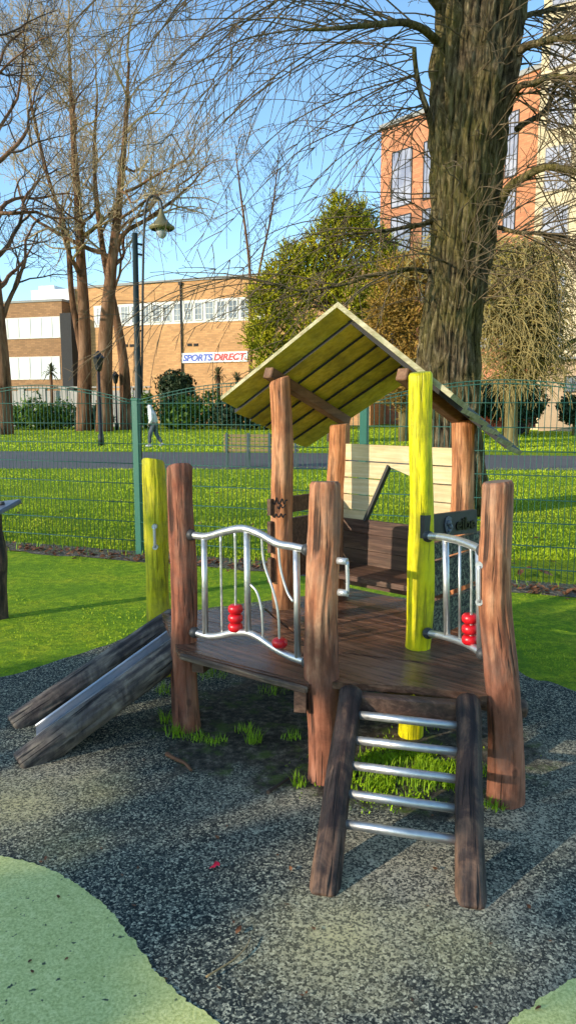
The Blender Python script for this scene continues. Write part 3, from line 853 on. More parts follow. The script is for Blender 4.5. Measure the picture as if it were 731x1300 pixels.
mb.prism([c0+ex*(a*rr0*1.25)+ez*(b*rr0)+nn*0.006 for a,b in ring], 0.005, -nn)
for (a,b,s_) in [(-0.1,0.25,0.3),(0.2,-0.1,0.26),(0.0,-0.5,0.2)]:
    mb.ellipsoid(c0+ex*(a*rr0)+ez*(b*rr0)+nn*0.008, s_*rr0, s_*rr0, s_*rr0, 10, 6)
mb.build('emblem', M['sign_emblem'], sign)

# scribbled writing on the front left post
mb = MB()
r2 = random.Random(11)
def scr(px, py, w, h, n):
    pts = []
    for i in range(n):
        u = i/(n-1)
        x = px + w*u; y = py + (h/2)*math.sin(i*2.3)*r2.uniform(0.5,1)
        u_ = (x-357)/15.0
        dep = B_fl.y - 0.066*math.sqrt(max(0.02, 1-u_*u_)) - 0.004
        pts.append(D(x, y, dep))
    mb.tube(spline(pts,4), 0.0035, 4)
scr(346,637,19,11,9); scr(346,655,17,8,9); scr(352,643,10,10,6)
mb.build('scribble', M['ink'], play)

# guard rail builder
def guard(top, bottom, bars, rods, beads, Y0, Y1, x0, x1, label):
    yy = lambda px: lerp(Y0, Y1, (px-x0)/(x1-x0))
    dp = lambda px, py: D(px, py, yy(px))
    root = empty('guard_rail', dp(top[0][0], bottom[0][1]) - play.location); root.parent = play
    if label: tag(root, label)
    tp = spline([dp(*p) for p in top], 8); bp = spline([dp(*p) for p in bottom], 8)
    mb = MB(); mb.tube(tp, 0.0175, 12); mb.tube(bp, 0.0165, 12)
    for px in bars:
        def yat(path):
            for i in range(len(path)-1):
                if path[i][0] <= px <= path[i+1][0]:
                    return lerp(path[i][1], path[i+1][1], (px-path[i][0])/(path[i+1][0]-path[i][0]))
        mb.tube([dp(px, yat(top)), dp(px+2, yat(bottom))], 0.0145, 12)
    mb.build('frame', M['steel'], root)
    mb = MB()
    for pts in rods: mb.tube(spline([dp(*p) for p in pts], 6), 0.0058, 8)
    mb.build('rod', M['steel'], root)
    for (px, py) in beads:
        c = dp(px, py); mb = MB()
        prof = [(0.012,-0.019),(0.026,-0.019),(0.033,-0.011),(0.0345,0),(0.033,0.011),(0.026,0.019),(0.012,0.0195)]
        n = 20; vs = []; fs = []
        for (rr_, z_) in prof:
            for j in range(n): vs.append(c + V((rr_*math.cos(2*PI*j/n), rr_*math.sin(2*PI*j/n), z_*0.98)))
        for i in range(len(prof)-1):
            for j in range(n): fs.append((i*n+j, i*n+(j+1)%n, (i+1)*n+(j+1)%n, (i+1)*n+j))
        fs.append(list(range(n))[::-1]); fs.append([(len(prof)-1)*n+j for j in range(n)])
        mb.add(vs, fs, smooth=True); mb.build('bead', M['red_plastic'], root)
    for p in (tp[0], tp[-1], bp[0], bp[-1]):
        mb = MB(); mb.ellipsoid(p, 0.027, 0.027, 0.027, 14, 10); mb.build('joint', M['dark_plastic'], root)
    return root
guard([(243,679),(262,681),(285,675),(308,671),(330,678),(352,690),(372,694),(390,698)],
      [(247,803),(270,808),(300,803),(322,806),(350,824),(370,834),(390,841)],
      [259,313,376],
      [[(280,678),(281,740),(282,804)], [(298,674),(299,720),(299,803)], [(318,742),(326,752),(332,775),(334,811)], [(332,679),(335,715),(346,748),(353,780),(355,826)], [(353,691),(356,722),(364,750),(372,764)]],
      [(299,773),(299,784.5),(299,796),(355,816)], B_p2.y-0.02, B_front.y-0.02, 236, 408, 'wavy steel rail with four red beads on its rods')
guard([(543,681),(560,682),(580,686),(597,692),(612,699)],
      [(543,804),(560,807),(580,813),(597,820),(612,830)],
      [565,607],
      [[(583,687),(583,814)], [(597,692),(598,740),(597,820)]],
      [(596,785),(596,798.5),(596,812)], B_fr.y-0.03, B_right.y, 530, 628, 'short steel rail with a stack of three red beads')

# ladder
lad = empty('ladder', G(505,1120)-play.location); lad.parent = play
la, lb = G(410,1134)+V((0,0,-0.02)), D(445,880, G(440,869,DZ).y-0.05)
ra, rb = G(597,1149)+V((0,0,-0.02)), D(594,890, G(605,884,DZ).y-0.05)
for (p, q_, sd) in ((la, lb, 31), (ra, rb, 32)):
    mb = MB(); lg(mb, p, q_, 0.052, sd, taper=0.10, facet=0.10, wob=0.004); mb.build('rail', [M['dark_log'], M['dark_end']], lad)
for (pl, pr) in [((450,910),(586,922)),((446,942),(586,955)),((442,974),(586,990)),((438,1010),(586,1028)),((432,1048),(586,1068))]:
    # find the point of each rail seen at that row
    def on(a, b, py):
        lo, hi = 0.0, 1.0
        for _ in range(40):
            m_ = (lo+hi)/2; p = lerp(a, b, m_)
            rel = p - V((0,0,CAM_H)); yc = rel.y*sp + rel.z*cp; zc = rel.y*cp - rel.z*sp
            row = H/2 - F*yc/zc
            if row > py: lo = m_
            else: hi = m_
        return lerp(a, b, lo)
    mb = MB(); mb.tube([on(la,lb,pl[1]-4), on(ra,rb,pr[1]+1)], 0.0165, 14); mb.build('rung', M['steel'], lad)

# slide
sl = empty('slide', G(60,940)-play.location); sl.parent = play
sb0, sb1 = G(20,921)+V((0,0,-0.01)), D(222,786,4.05)
sf0, sf1 = G(28,970)+V((0,0,-0.01)), D(240,816,3.62)
for (p, q_, sd) in ((sb0, sb1, 41), (sf0, sf1, 42)):
    mb = MB(); lg(mb, p, q_, 0.071, sd, taper=0.0, facet=0.10, wob=0.005); mb.build('side_log', [M['slide_log'], M['dark_end']], sl)
mb = MB()
mid0 = lerp(sb0, sf0, 0.52); mid1 = lerp(sb1, sf1, 0.48)
cb0, cb1 = lerp(sb0,sf0,0.44), lerp(sb1,sf1,0.36); cf0, cf1 = lerp(sb0,sf0,0.86), lerp(sb1,sf1,0.85)
N = 10
rows = []
for i in range(N+1):
    t_ = 0.10 + 0.94*i/N
    a = lerp(cb0, cb1, t_); b = lerp(cf0, cf1, t_)
    dip = -0.02
    rows.append([a+V((0,0,0.022)), a+V((0,0,dip)), lerp(a,b,0.5)+V((0,0,dip-0.008)), b+V((0,0,dip)), b+V((0,0,0.045))])
vs = [p for r_ in rows for p in r_]
fs = [(i*5+j, i*5+j+1, (i+1)*5+j+1, (i+1)*5+j) for i in range(N) for j in range(4)]
mb.add(vs, fs, smooth=False)
mb.tube([r_[0] for r_ in rows], 0.008, 8); mb.tube([r_[4] for r_ in rows], 0.008, 8)
mb.build('chute', M['slide_steel'], sl)

# grab handles
def handle(p0, p1, out, name='handle'):
    p0, p1, out = V(p0), V(p1), V(out)
    root = MB()
    root.tube(spline([p0+out, lerp(p0,p1,0.5)+out*1.05, p1+out], 5), 0.008, 10)
    for p in (p0, p1):
        root.tube([p-out*0.3, p+out*1.05], 0.0145, 12)
    return root.build(name, M['zinc'], play)
hx = V((0.028,-0.014,0))
handle(D(431,712,B_front.y-0.03), D(432,752,B_front.y-0.03), hx)
handle(D(609,716,B_right.y+0.03), D(609,762,B_right.y+0.03), V((-0.012,-0.03,0)))
handle(D(197,668,B_ly.y-0.07), D(198,694,B_ly.y-0.07), V((0.0,-0.025,0)))

# ------------------------------------------------------------------ left edge: play panel on a post
lp = G(4, 785)
ps = empty('play_table', lp, 'dark slanted play table on a short dark log post at the left edge', 'play table')
mb = MB(); lg(mb, lp+V((-0.02,0,-0.05)), V((lp.x-0.02, lp.y, topat(lp,648))), 0.062, 51); mb.build('post', [M['dark_log'], M['dark_end']], ps)
mb = MB()
ptop = V((lp.x-0.05, lp.y-0.02, topat(lp,646)))
exx = V((0.93,-0.1,0.12)).normalized(); eyy = V((0.1,0.95,0.12)).normalized(); ezz = exx.cross(eyy)
mb.box(ptop, (0.36,0.34,0.035), (exx,eyy,ezz), 0, 0.008)
mb.build('table_top', M['panel_top'], ps)
mb = MB(); mb.tube([ptop+exx*0.10+eyy*0.02+ezz*0.016, ptop+exx*0.10+eyy*0.02+ezz*0.04], 0.02, 10)
mb.build('knob', M['dark_plastic'], ps)

# ------------------------------------------------------------------ fence
PW = (G(487,728)-FA).length
PW = 2.47
fe = empty('mesh_fence', fl(PW/2), 'green bow-topped wire mesh fence between the playground and the lawn', 'fence')
def fpost(s):
    mb = MB(); b = fl(s)
    mb.box(b+V((0,0,0.82)), (0.075,0.06,1.68), (fdir,fnor,V((0,0,1))), 0, 0.006)
    mb.box(b+V((0,0,1.668)), (0.082,0.068,0.02), (fdir,fnor,V((0,0,1))), 0, 0.004)
    mb.build('post', M['fence_green'], fe)
def fpanel(s):
    mb = MB()
    def arch(t): return 1.655 + 0.17*math.sin(PI*t)
    n = 24
    for off in (0.0, -0.032):
        mb.tube([fl(s+0.035+(PW-0.07)*i/n, -0.018)+V((0,0,arch(i/n)+off)) for i in range(n+1)], 0.0052, 6)
    for z in (1.625, 1.41, 1.20, 0.99, 0.775, 0.57, 0.36, 0.155):
        for o in (-0.025, -0.011): 
            mb.tube([fl(s+0.03,o)+V((0,0,z)), fl(s+PW-0.03,o)+V((0,0,z))], 0.0042, 5)
    k = int((PW-0.06)/0.05)
    for i in range(1, k+1):
        t = i/(k+1)
        mb.tube([fl(s+PW*t,-0.018)+V((0,0,0.02)), fl(s+PW*t,-0.018)+V((0,0,arch(t)-0.002))], 0.0032, 5)
    mb.build('wire_panel', M['fence_wire'], fe)
for i in range(-2, 4): fpost(i*PW)
for i in range(-2, 3): fpanel(i*PW)

# ------------------------------------------------------------------ lamps
lb_ = G(176, 625)
la_ = empty('street_lamp', lb_, 'tall dark pole with swan-neck bell lamp behind the fence', 'street lamp')
Yl = lb_.y
mb = MB(); mb.tube([lb_, D(176,520,Yl), D(171.5,296,Yl)], [0.075,0.06,0.05], 12); mb.build('pole', M['pole_paint'], la_)
mb = MB()
mb.tube(spline([D(180,500,Yl), D(181,420,Yl), D(182,330,Yl), D(184,275,Yl), D(188,254,Yl), D(196,249,Yl), D(204,255,Yl), D(206,268,Yl)], 6), 0.022, 8)
mb.tube([D(172,309,Yl), D(182,311,Yl)], 0.02, 6); mb.tube([D(172,322,Yl), D(182,324,Yl)], 0.02, 6); mb.tube([D(173,420,Yl), D(181,420,Yl)], 0.02, 6); mb.tube([D(175,495,Yl), D(180,495,Yl)], 0.02, 6)
mb.build('swan_neck', M['black_paint'], la_)
c = D(205,268,Yl); k = Yl/F
mb = MB(); n = 20; prof = [(2.0,2),(3,-2),(6,-9),(10,-14),(15.5,-18),(15.8,-20),(13,-22)]
vs = [c + V((a*k*math.cos(2*PI*j/n), a*k*math.sin(2*PI*j/n), b*k)) for a,b in prof for j in range(n)]
fs = [(i*n+j, i*n+(j+1)%n, (i+1)*n+(j+1)%n, (i+1)*n+j) for i in range(len(prof)-1) for j in range(n)]
mb.add(vs, fs, smooth=True); sh = mb.build('lamp_shade', M['lamp_brass'], la_)
mb = MB(); mb.ellipsoid(c+V((0,0,-24*k)), 6.5*k, 6.5*k, 8*k, 14, 10); mb.build('bulb', M['lamp_glass'], la_)

def lantern(px, ytop, ybase, label):
    b = G(px, ybase); Y = b.y; k = Y/F
    rt = empty('lantern_post', b, label, 'street lamp', 'small black park lanterns')
    hh = (ybase-ytop)*k
    mb = MB(); mb.tube([b, b+V((0,0,hh*0.12)), b+V((0,0,hh*0.13)), b+V((0,0,hh*0.8))], [0.13,0.12,0.07,0.05], 10); mb.build('pole', M['black_paint'], rt)
    mb = MB()
    z = b + V((0,0,hh*0.8))
    prof = [(0.06,0),(0.12,0.05),(0.22,0.5),(0.26,0.52),(0.12,0.70),(0.03,0.8)]
    n = 8
    vs = [z + V((a*math.cos(2*PI*j/n), a*math.sin(2*PI*j/n), q_)) for a,q_ in prof for j in range(n)]
    fs = [(i*n+j, i*n+(j+1)%n, (i+1)*n+(j+1)%n, (i+1)*n+j) for i in range(len(prof)-1) for j in range(n)]
    mb.add(vs, fs); mb.build('lantern', M['black_paint'], rt)
lantern(129, 450, 566, 'black lantern post on the lawn left of the tall lamp')
lantern(149, 474, 546, 'smaller black lantern post in front of the hedge, nearest the tall lamp')

# ------------------------------------------------------------------ bench
bb = G(332, 594)
be = empty('park_bench', bb, 'weathered slatted wooden bench seen from behind beside the path', 'bench')
Yb = bb.y
bw = 1.95
for i in range(5):
    mb = MB(); mb.box(bb+V((0,0.02*i-0.02,0.46+0.092*i)), (bw,0.03,0.074), None, 0, 0.005); mb.build('back_slat', M['bench_wood'], be)
mb = MB()
for i in range(5): mb.box(bb+V((0,0.12+0.09*i,0.43)), (bw,0.08,0.03), None, 0, 0.005)
mb.build('seat', M['bench_wood'], be)
for dx in (-0.9,-0.35,0.2,0.88):
    mb = MB()
    mb.bar(bb+V((dx,-0.02,0)), bb+V((dx,-0.035,0.45)), 0.06, 0.05, V((0,1,0)))
    mb.bar(bb+V((dx,-0.045,0.40)), bb+V((dx,0.045,0.90)), 0.06, 0.03, V((0,1,0)))
    mb.bar(bb+V((dx,0.52,0)), bb+V((dx,0.5,0.42)), 0.05, 0.05, V((0,1,0)))
    mb.bar(bb+V((dx,-0.03,0.40)), bb+V((dx,0.53,0.40)), 0.045, 0.03)
    mb.build('leg', M['bench_metal'], be)

# ------------------------------------------------------------------ the walker
pb_ = G(197, 567)
pe = empty('person', pb_, 'person in a white hooded jacket and dark jeans walking across the lawn', 'person')
def skin_body(name, joints, edges, mat, parent, lvl=2):
    me = bpy.data.meshes.new(name)
    off = V((0,0,0)); p = parent
    while p: off += p.location; p = p.parent
    me.from_pydata([tuple(j[0]-off) for j in joints], edges, [])
    o = bpy.data.objects.new(name, me); col.objects.link(o)
    m = o.modifiers.new('skin', 'SKIN'); m.use_smooth_shade = True
    for sv, j in zip(me.skin_vertices[0].data, joints):
        sv.radius = (j[1], j[2] if len(j) > 2 else j[1])
    me.skin_vertices[0].data[0].use_root = True
    s_ = o.modifiers.new('sub', 'SUBSURF'); s_.levels = lvl; s_.render_levels = lvl
    dg = bpy.context.evaluated_depsgraph_get(); dg.update()
    m2 = bpy.data.meshes.new_from_object(o.evaluated_get(dg))
    bpy.data.objects.remove(o)
    m2.materials.clear(); m2.materials.append(mat)
    o = bpy.data.objects.new(name, m2); col.objects.link(o); o.parent = parent
    return o
ps_ = 0.97
def J(x, y, z): return pb_ + V((x, y, z))*ps_
# walking towards the left of the picture, leaning forward
sk = skin_body('body', [
    (J(0.0,0,0.93),0.10), (J(-0.05,0,1.15),0.11), (J(-0.11,0,1.38),0.10), (J(-0.15,0,1.47),0.055), (J(-0.21,0,1.58),0.085), (J(-0.23,0,1.67),0.085),
    (J(-0.10,-0.19,1.37),0.05), (J(-0.04,-0.23,1.12),0.042), (J(-0.20,-0.21,0.92),0.034), (J(-0.23,-0.20,0.84),0.03),
    (J(-0.10,0.19,1.37),0.05), (J(0.02,0.23,1.12),0.042), (J(0.0,0.21,0.9),0.034), (J(-0.02,0.2,0.82),0.03),
    (J(-0.02,-0.09,0.86),0.085), (J(-0.17,-0.09,0.50),0.06), (J(-0.20,-0.09,0.09),0.04), (J(-0.33,-0.09,0.03),0.03),
    (J(-0.02,0.09,0.86),0.085), (J(0.06,0.09,0.48),0.06), (J(0.28,0.09,0.13),0.04), (J(0.17,0.09,0.03),0.03)],
    [(0,1),(1,2),(2,3),(3,4),(4,5),(2,6),(6,7),(7,8),(8,9),(2,10),(10,11),(11,12),(12,13),(0,14),(14,15),(15,16),(16,17),(0,18),(18,19),(19,20),(20,21)],
    M['skin'], pe)
skin_body('jacket', [
    (J(-0.0,0,0.90),0.155,0.20), (J(-0.05,0,1.15),0.15,0.19), (J(-0.11,0,1.38),0.14,0.17), (J(-0.15,0,1.48),0.10), (J(-0.18,0,1.59),0.12), (J(-0.20,0,1.69),0.10),
    (J(-0.10,-0.20,1.36),0.08), (J(-0.04,-0.24,1.12),0.072), (J(-0.18,-0.21,0.94),0.06),
    (J(-0.10,0.20,1.36),0.08), (J(0.02,0.24,1.12),0.072), (J(0.0,0.21,0.93),0.06)],
    [(0,1),(1,2),(2,3),(3,4),(4,5),(2,6),(6,7),(7,8),(2,9),(9,10),(10,11)], M['white_fabric'], pe)
skin_body('trousers', [
    (J(0.0,0,0.92),0.13,0.16), (J(-0.03,-0.09,0.84),0.105), (J(-0.18,-0.09,0.50),0.085), (J(-0.20,-0.09,0.12),0.075),
    (J(-0.01,0.09,0.84),0.105), (J(0.06,0.09,0.48),0.085), (J(0.27,0.09,0.16),0.075)],
    [(0,1),(1,2),(2,3),(0,4),(4,5),(5,6)], M['jeans'], pe)
for (x0, y0, z0, x1, z1) in ((-0.17,-0.09,0.05,-0.36,0.035), (0.29,0.09,0.10,0.15,0.035)):
    mb = MB(); mb.tube([J(x0+0.05,y0,z0), J(x0,y0,z0), J((x0+x1)/2,y0,(z0+z1)/2-0.005), J(x1,y0,z1)], [0.04,0.055,0.052,0.03], 10); mb.build('shoe', M['shoe'], pe)

# ------------------------------------------------------------------ trees
def limb_tree(name_, rr, mbs, stem, rad0, rad1, levels, up=0.25, spread=1.0, len0=6.0, dens=1.0, droop_=0.0, min_t=0.35, wig=0.18, side=None, sides=None):
    """stem: list of points. mbs: [trunk_mb, twig_mb]"""
    P = spline(stem, 8); n = len(P)
    rs = [lerp(rad0, rad1, (i/(n-1))**0.8) for i in range(n)]
    mbs[0].tube(P, rs, 14, rfun=lambda a,l,i: 1+0.10*noise.noise(V((math.cos(a)*1.4, math.sin(a)*1.4, l*0.5+rad0*50))))
    def grow(p, d, L, rad, lv):
        seg = max(4, int(L/ (0.45 if lv < 2 else 0.35)))
        seg = min(seg, 12)
        pts = [p]; dd = d.copy()
        for i in range(seg):
            dd = dd + V((rr.gauss(0,wig), rr.gauss(0,wig), rr.gauss(0,wig))) + V((0,0,up*0.22 - droop_*0.3*(i/seg)))
            dd.normalize()
            pts.append(pts[-1] + dd*(L/seg))
        rads = [max(0.0095, rad*(1-0.8*i/seg)) for i in range(seg+1)]
        mbs[0 if rad > 0.09 else 1].tube(pts, rads, 6 if rad > 0.06 else (4 if rad > 0.02 else 3), cap=False)
        if lv >= levels: return
        k = int((4 + rr.random()*3)*dens*(1.2 if lv < 3 else 0.55))
        for j in range(k):
            t_ = 0.25 + 0.75*(j+rr.random())/k
            i = min(seg-1, int(t_*seg))
            base = pts[i]
            ax = (pts[i+1]-pts[i]).normalized()
            perp = ax.orthogonal().normalized(); perp = Matrix.Rotation(rr.random()*6.28, 3, ax) @ perp
            ang = R(rr.uniform(25,60))
            nd = (ax*math.cos(ang) + perp*math.sin(ang)*spread).normalized()
            grow(base, nd, L*rr.uniform(0.42,0.68)*(1.1-0.5*t_), rads[i]*rr.uniform(0.45,0.7), lv+1)
    nb = int(11*dens)
    for j in range(nb):
        t_ = min_t + (1-min_t)*(j+rr.random()*0.8)/nb
        i = min(n-2, int(t_*(n-1)))
        ax = (P[i+1]-P[i]).normalized()
        a = rr.random()*6.28 if side is None else rr.gauss(side, 0.9)
        h = V((math.cos(a), math.sin(a), 0))
        nd = (ax*rr.uniform(0.5,0.9) + h*rr.uniform(0.5,0.9)*spread).normalized()
        grow(P[i], nd, len0*rr.uniform(0.7,1.15)*(1.1-0.35*t_), rs[i]*rr.uniform(0.35,0.55), 1)
    grow(P[-1], (P[-1]-P[-2]).normalized(), len0*0.6, rad1, 1)

def bare_tree(px, py, stems, label, seed, Y=None, matt=('bark_red','twig_light'), levels=4, group='bare winter trees', **kw):
    b = G(px, py); Y = Y or b.y
    rt = empty('bare_tree', V((b.x,Y,0)), label, 'tree', group)
    rr = random.Random(seed); mbs = [MB(), MB()]
    for (pts, w0, w1) in stems:
        k = Y/F
        limb_tree('', rr, mbs, [D(a,c_,Y + kw_y) for (a,c_,kw_y) in [(q[0],q[1],(q[2] if len(q)>2 else 0)) for q in pts]], w0*k/2, w1*k/2, levels, **kw)
    mbs[0].build('trunk', M[matt[0]], rt); mbs[1].build('crown', M[matt[1]], rt)
    return rt
YT = G(107,547).y
bare_tree(107, 549, [([(107,552),(108,430),(103,330),(98,240),(92,150),(88,60)], 20, 3), ([(108,470),(92,380),(85,300),(60,220),(40,130),(30,60)], 9, 2)],
          'bare tree with reddish trunk, leftmost of the three tall trunks by the lanterns', 21, YT, len0=7.0, dens=1.22, up=0.24)
bare_tree(133, 550, [([(133,552),(134,430),(142,340),(150,270),(159,170),(164,80)], 23, 3)],
          'bare tall tree with thick reddish trunk, middle of the three trunks by the lanterns', 22, YT-1, len0=8.6, dens=1.3, up=0.2, min_t=0.38)
bare_tree(160, 545, [([(161,548),(157,460),(147,400),(130,310),(120,210),(124,120)], 16, 2.5)],
          'bare tree with dark leaning trunk, rightmost of the three trunks by the lanterns', 23, YT+2, len0=7.2, dens=1.15, up=0.2, min_t=0.42)
bare_tree(5, 549, [([(5,552),(3,470),(-8,350),(-22,200),(-30,40)], 26, 8)],
          'bare dark tree at the left edge with limbs reaching into the picture', 24, YT-6, matt=('bark_red','twig_dark'), len0=8.5, dens=1.0, up=0.10, side=0.0)
YF = 62.0
bare_tree(318, 545, [([(318,545),(318,400),(316,330),(306,250),(300,200)], 6, 1.5), ([(318,420),(330,340),(345,270),(352,215)], 4, 1.5)],
          'slender dark bare tree standing far off left of the evergreen', 25, YF, matt=('bark_red','twig_dark'), len0=3.6, dens=0.9, up=0.35, min_t=0.5, levels=3)

# the big lime tree
YB = G(572, 650).y
rt = empty('lime_tree', V((G(572,650).x, YB, 0)), 'huge old tree with mossy ridged trunk and drooping shoots behind the playhouse roof', 'tree')
k = YB/F
rows_ = [(572,668,62),(571,640,54),(569,560,45),(569,450,42),(578,370,42),(585,300,44),(592,200,48),(602,100,53),(611,0,55),(618,-120,56),(622,-260,52),(626,-420,44),(628,-600,34)]
P = spline([D(a,b,YB) for a,b,_ in rows_], 30)
Rw = spline([V((w,0,0)) for _,_,w in rows_], 30); rs = [q_.x*k*0.87 for q_ in Rw]
mb = MB()
def bark_r(a, l, i):
    x = V((math.cos(a), math.sin(a), 0))
    w = 1 + 0.10*noise.noise(V((x.x*1.3, x.y*1.3, l*0.35)))
    rid = abs(noise.noise(V((x.x*5.0, x.y*5.0, l*0.7)))) + 0.6*abs(noise.noise(V((x.x*12, x.y*12, l*1.9)))) + 0.25*noise.noise(V((x.x*20, x.y*20, l*5)))
    bl_ = 0.0
    for (ba, bz, bs, bh) in [(4.3,2.4,0.30,0.16),(5.0,2.9,0.22,0.12),(3.6,1.9,0.35,0.2),(4.9,4.3,0.3,0.12)]:
        da = (a-ba+PI)%(2*PI)-PI
        bl_ += bh*math.exp(-(da/0.35)**2-((l-bz)/bs)**2)*(0.7+0.6*noise.noise(V((x.x*9,x.y*9,l*5))))
    return w + 0.23*(rid-0.38) + bl_
mb.tube(P, rs, 160, rfun=bark_r, ref=(0,1,0))
rr = random.Random(5)
limbs = []
def limb(pts, r0, r1):
    if pts[-1][0] > pts[0][0]: r0 *= 0.72; r1 *= 0.72
    Q = spline([D(a,b,YB+dy) for a,b,dy in pts], 7); n = len(Q)
    Q = [q_ + V((noise.noise(q_*2.1), noise.noise(q_*2.1+V((3,3,3))), noise.noise(q_*2.1+V((7,1,2)))))*0.05 for q_ in Q]
    mb.tube(Q, [lerp(r0,r1,i/(n-1)) for i in range(n)], 9)
    limbs.append(Q)
limb([(628,275,0),(642,240,-0.3),(664,226,-0.5),(692,214,-0.7),(731,222,-0.9),(800,260,-1.1)], 0.10, 0.045)
limb([(640,150,0),(655,118,-0.4),(676,104,-0.8),(705,95,-1.0),(760,112,-1.2)], 0.08, 0.03)
limb([(640,80,0),(668,60,-0.5),(700,50,-1.0),(780,40,-1.3)], 0.09, 0.04)
limb([(640,40,0),(680,15,0.5),(740,8,0.9)], 0.07, 0.03)
limb([(655,165,0.1),(690,140,0.4),(712,98,0.2),(760,90,0.0)], 0.06, 0.03)
limb([(560,60,0),(535,35,-0.5),(490,30,-1.0),(440,34,-1.4),(390,40,-1.6)], 0.062, 0.018)
limb([(565,10,0),(520,-30,-0.4),(460,-40,-0.9),(390,-25,-1.3),(330,-10,-1.6)], 0.08, 0.02)
limb([(570,-120,0),(500,-150,-0.8),(420,-140,-1.4),(340,-90,-1.8),(270,-40,-2.1)], 0.10, 0.03)
limb([(575,-200,0),(540,-260,-1.2),(470,-260,-2.2),(380,-180,-2.8)], 0.12, 0.03)
limb([(660,-150,0),(720,-170,-0.8),(790,-140,-1.2)], 0.12, 0.05)
limb([(553,175,0.0),(542,140,-0.15),(530,105,-0.25),(527,60,-0.35)], 0.05, 0.03)
limb([(552,282,0),(520,288,-0.3),(480,292,-0.5),(420,300,-0.7)], 0.04, 0.012)
limb([(545,345,0),(520,342,-0.4),(470,350,-0.7),(400,368,-1.0),(330,360,-1.2)], 0.035, 0.01)
limb([(625,290,0),(660,296,-0.5),(700,300,-0.8),(770,330,-1.0)], 0.05, 0.02)
mb.build('trunk', M['bark_big'], rt)
mt = MB()
def shoot(p, d, L, rad, grav, wig=0.10, lv=0):
    seg = max(5, int(L/0.22)); pts = [p]; dd = d.normalized()
    for i in range(seg):
        dd = dd + V((rr.gauss(0,wig), rr.gauss(0,wig), rr.gauss(0,wig)-grav*(0.35+0.65*i/seg)))
        dd.normalize(); pts.append(pts[-1]+dd*(L/seg))
        if pts[-1].z < 1.9: break
    n = len(pts)
    mt.tube(pts, [max(0.0032, rad*(1-0.75*i/n)) for i in range(n)], 5 if rad > 0.008 else 4, cap=False)
    if lv < 2:
        for j in range(int(L*(2.9 if lv == 0 else 1.8))):
            i = rr.randrange(1, n-1) if n > 2 else 0
            ax = (pts[i+1]-pts[i]).normalized(); pe_ = Matrix.Rotation(rr.random()*6.28, 3, ax) @ ax.orthogonal().normalized()
            shoot(pts[i], ax*rr.uniform(0.5,1.0)+pe_*0.7, L*rr.uniform(0.10,0.32), rad*0.55, grav*0.5, wig*1.3, lv+1)
for Q in limbs:
    n = len(Q)
    right = Q[-1].x > Q[0].x
    for j in range(25 if not right else 36):
        i = rr.randrange(int(n*0.2), n)
        sx = (1 if right else -1)
        d = V((sx*rr.uniform(0.3,1.0), rr.uniform(-0.7,0.4), rr.uniform(-0.5,0.45)))
        if Q[0].z < 5.2 and not right and rr.random() < 0.6: continue
        shoot(Q[i], d, rr.uniform(1.4,4.4), rr.uniform(0.006,0.0135), rr.uniform(0.10,0.20), 0.05)
for j in range(120):        # epicormic shoots straight from the trunk
    i = rr.randrange(int(len(P)*0.3), int(len(P)*0.8)); a = rr.uniform(PI*0.95, 2.05*PI)
    q_ = P[i] + V((math.cos(a), math.sin(a), 0))*rs[i]
    shoot(q_, V((math.cos(a)*0.8, math.sin(a)*0.8, rr.uniform(-0.2,0.8))), rr.uniform(0.5,2.6), rr.uniform(0.005,0.012), rr.uniform(0.04,0.12), 0.13)
mt.build('crown', M['twig_hang'], rt)

# leafy crowns made of many small leaf faces
def leafball(mb, rr, c, rx, ry, rz, n, s, shell=0.55, jag=0.35, seed=0, up=0.0):
    for i in range(n):
        while True:
            d = V((rr.gauss(0,1), rr.gauss(0,1), rr.gauss(0,1)))
            if d.length > 0.1: break
        d.normalize()
        k_ = (shell + (1-shell)*rr.random()**0.5)
        w = 1 + jag*noise.noise(d*2.3 + V((seed,0,0))) + jag*0.6*noise.noise(d*6 + V((seed,5,0)))
        p = c + V((d.x*rx, d.y*ry, d.z*rz))*(k_*w)
        if p.z < 0.03: continue
        nrm = (d + V((rr.gauss(0,0.6), rr.gauss(0,0.6), rr.gauss(0,0.6)+up))).normalized()
        e1 = nrm.orthogonal().normalized(); e1 = Matrix.Rotation(rr.random()*6.28, 3, nrm) @ e1; e2 = nrm.cross(e1)
        q_ = s*rr.uniform(0.6,1.3)
        mb.add([p-e1*q_, p+e2*q_*0.45, p+e1*q_, p-e2*q_*0.45], [(0,1,2,3)])
def sprays(mb, rr, c, rx, ry, rz, n, s, seed):
    for i in range(n//9):
        d = V((rr.gauss(0,1), rr.gauss(0,1), rr.gauss(0,1))).normalized()
        w = 1 + 0.4*noise.noise(d*2.3+V((seed,0,0)))
        p = c + V((d.x*rx, d.y*ry, d.z*rz))*(w*rr.uniform(0.45,0.9))
        g_ = (V((d.x, d.y, d.z*0.6)) + V((rr.gauss(0,0.3), rr.gauss(0,0.3), 0.75+rr.gauss(0,0.25)))).normalized()
        L = rr.uniform(0.35,0.75)
        for k in range(9):
            t_ = k/8
            q_ = p + g_*(L*t_) + V((0,0,-0.10*t_*t_))
            e1 = (g_*0.8 + V((rr.gauss(0,0.6), rr.gauss(0,0.6), rr.gauss(0,0.4)))).normalized()
            e2 = e1.cross(V((rr.gauss(0,1), rr.gauss(0,1), rr.gauss(0,1)))).normalized()
            z_ = s*1.5*(1.05-0.6*t_)
            mb.add([q_-e1*z_*0.4, q_+e2*z_*0.33, q_+e1*z_, q_-e2*z_*0.33], [(0,1,2,3)])
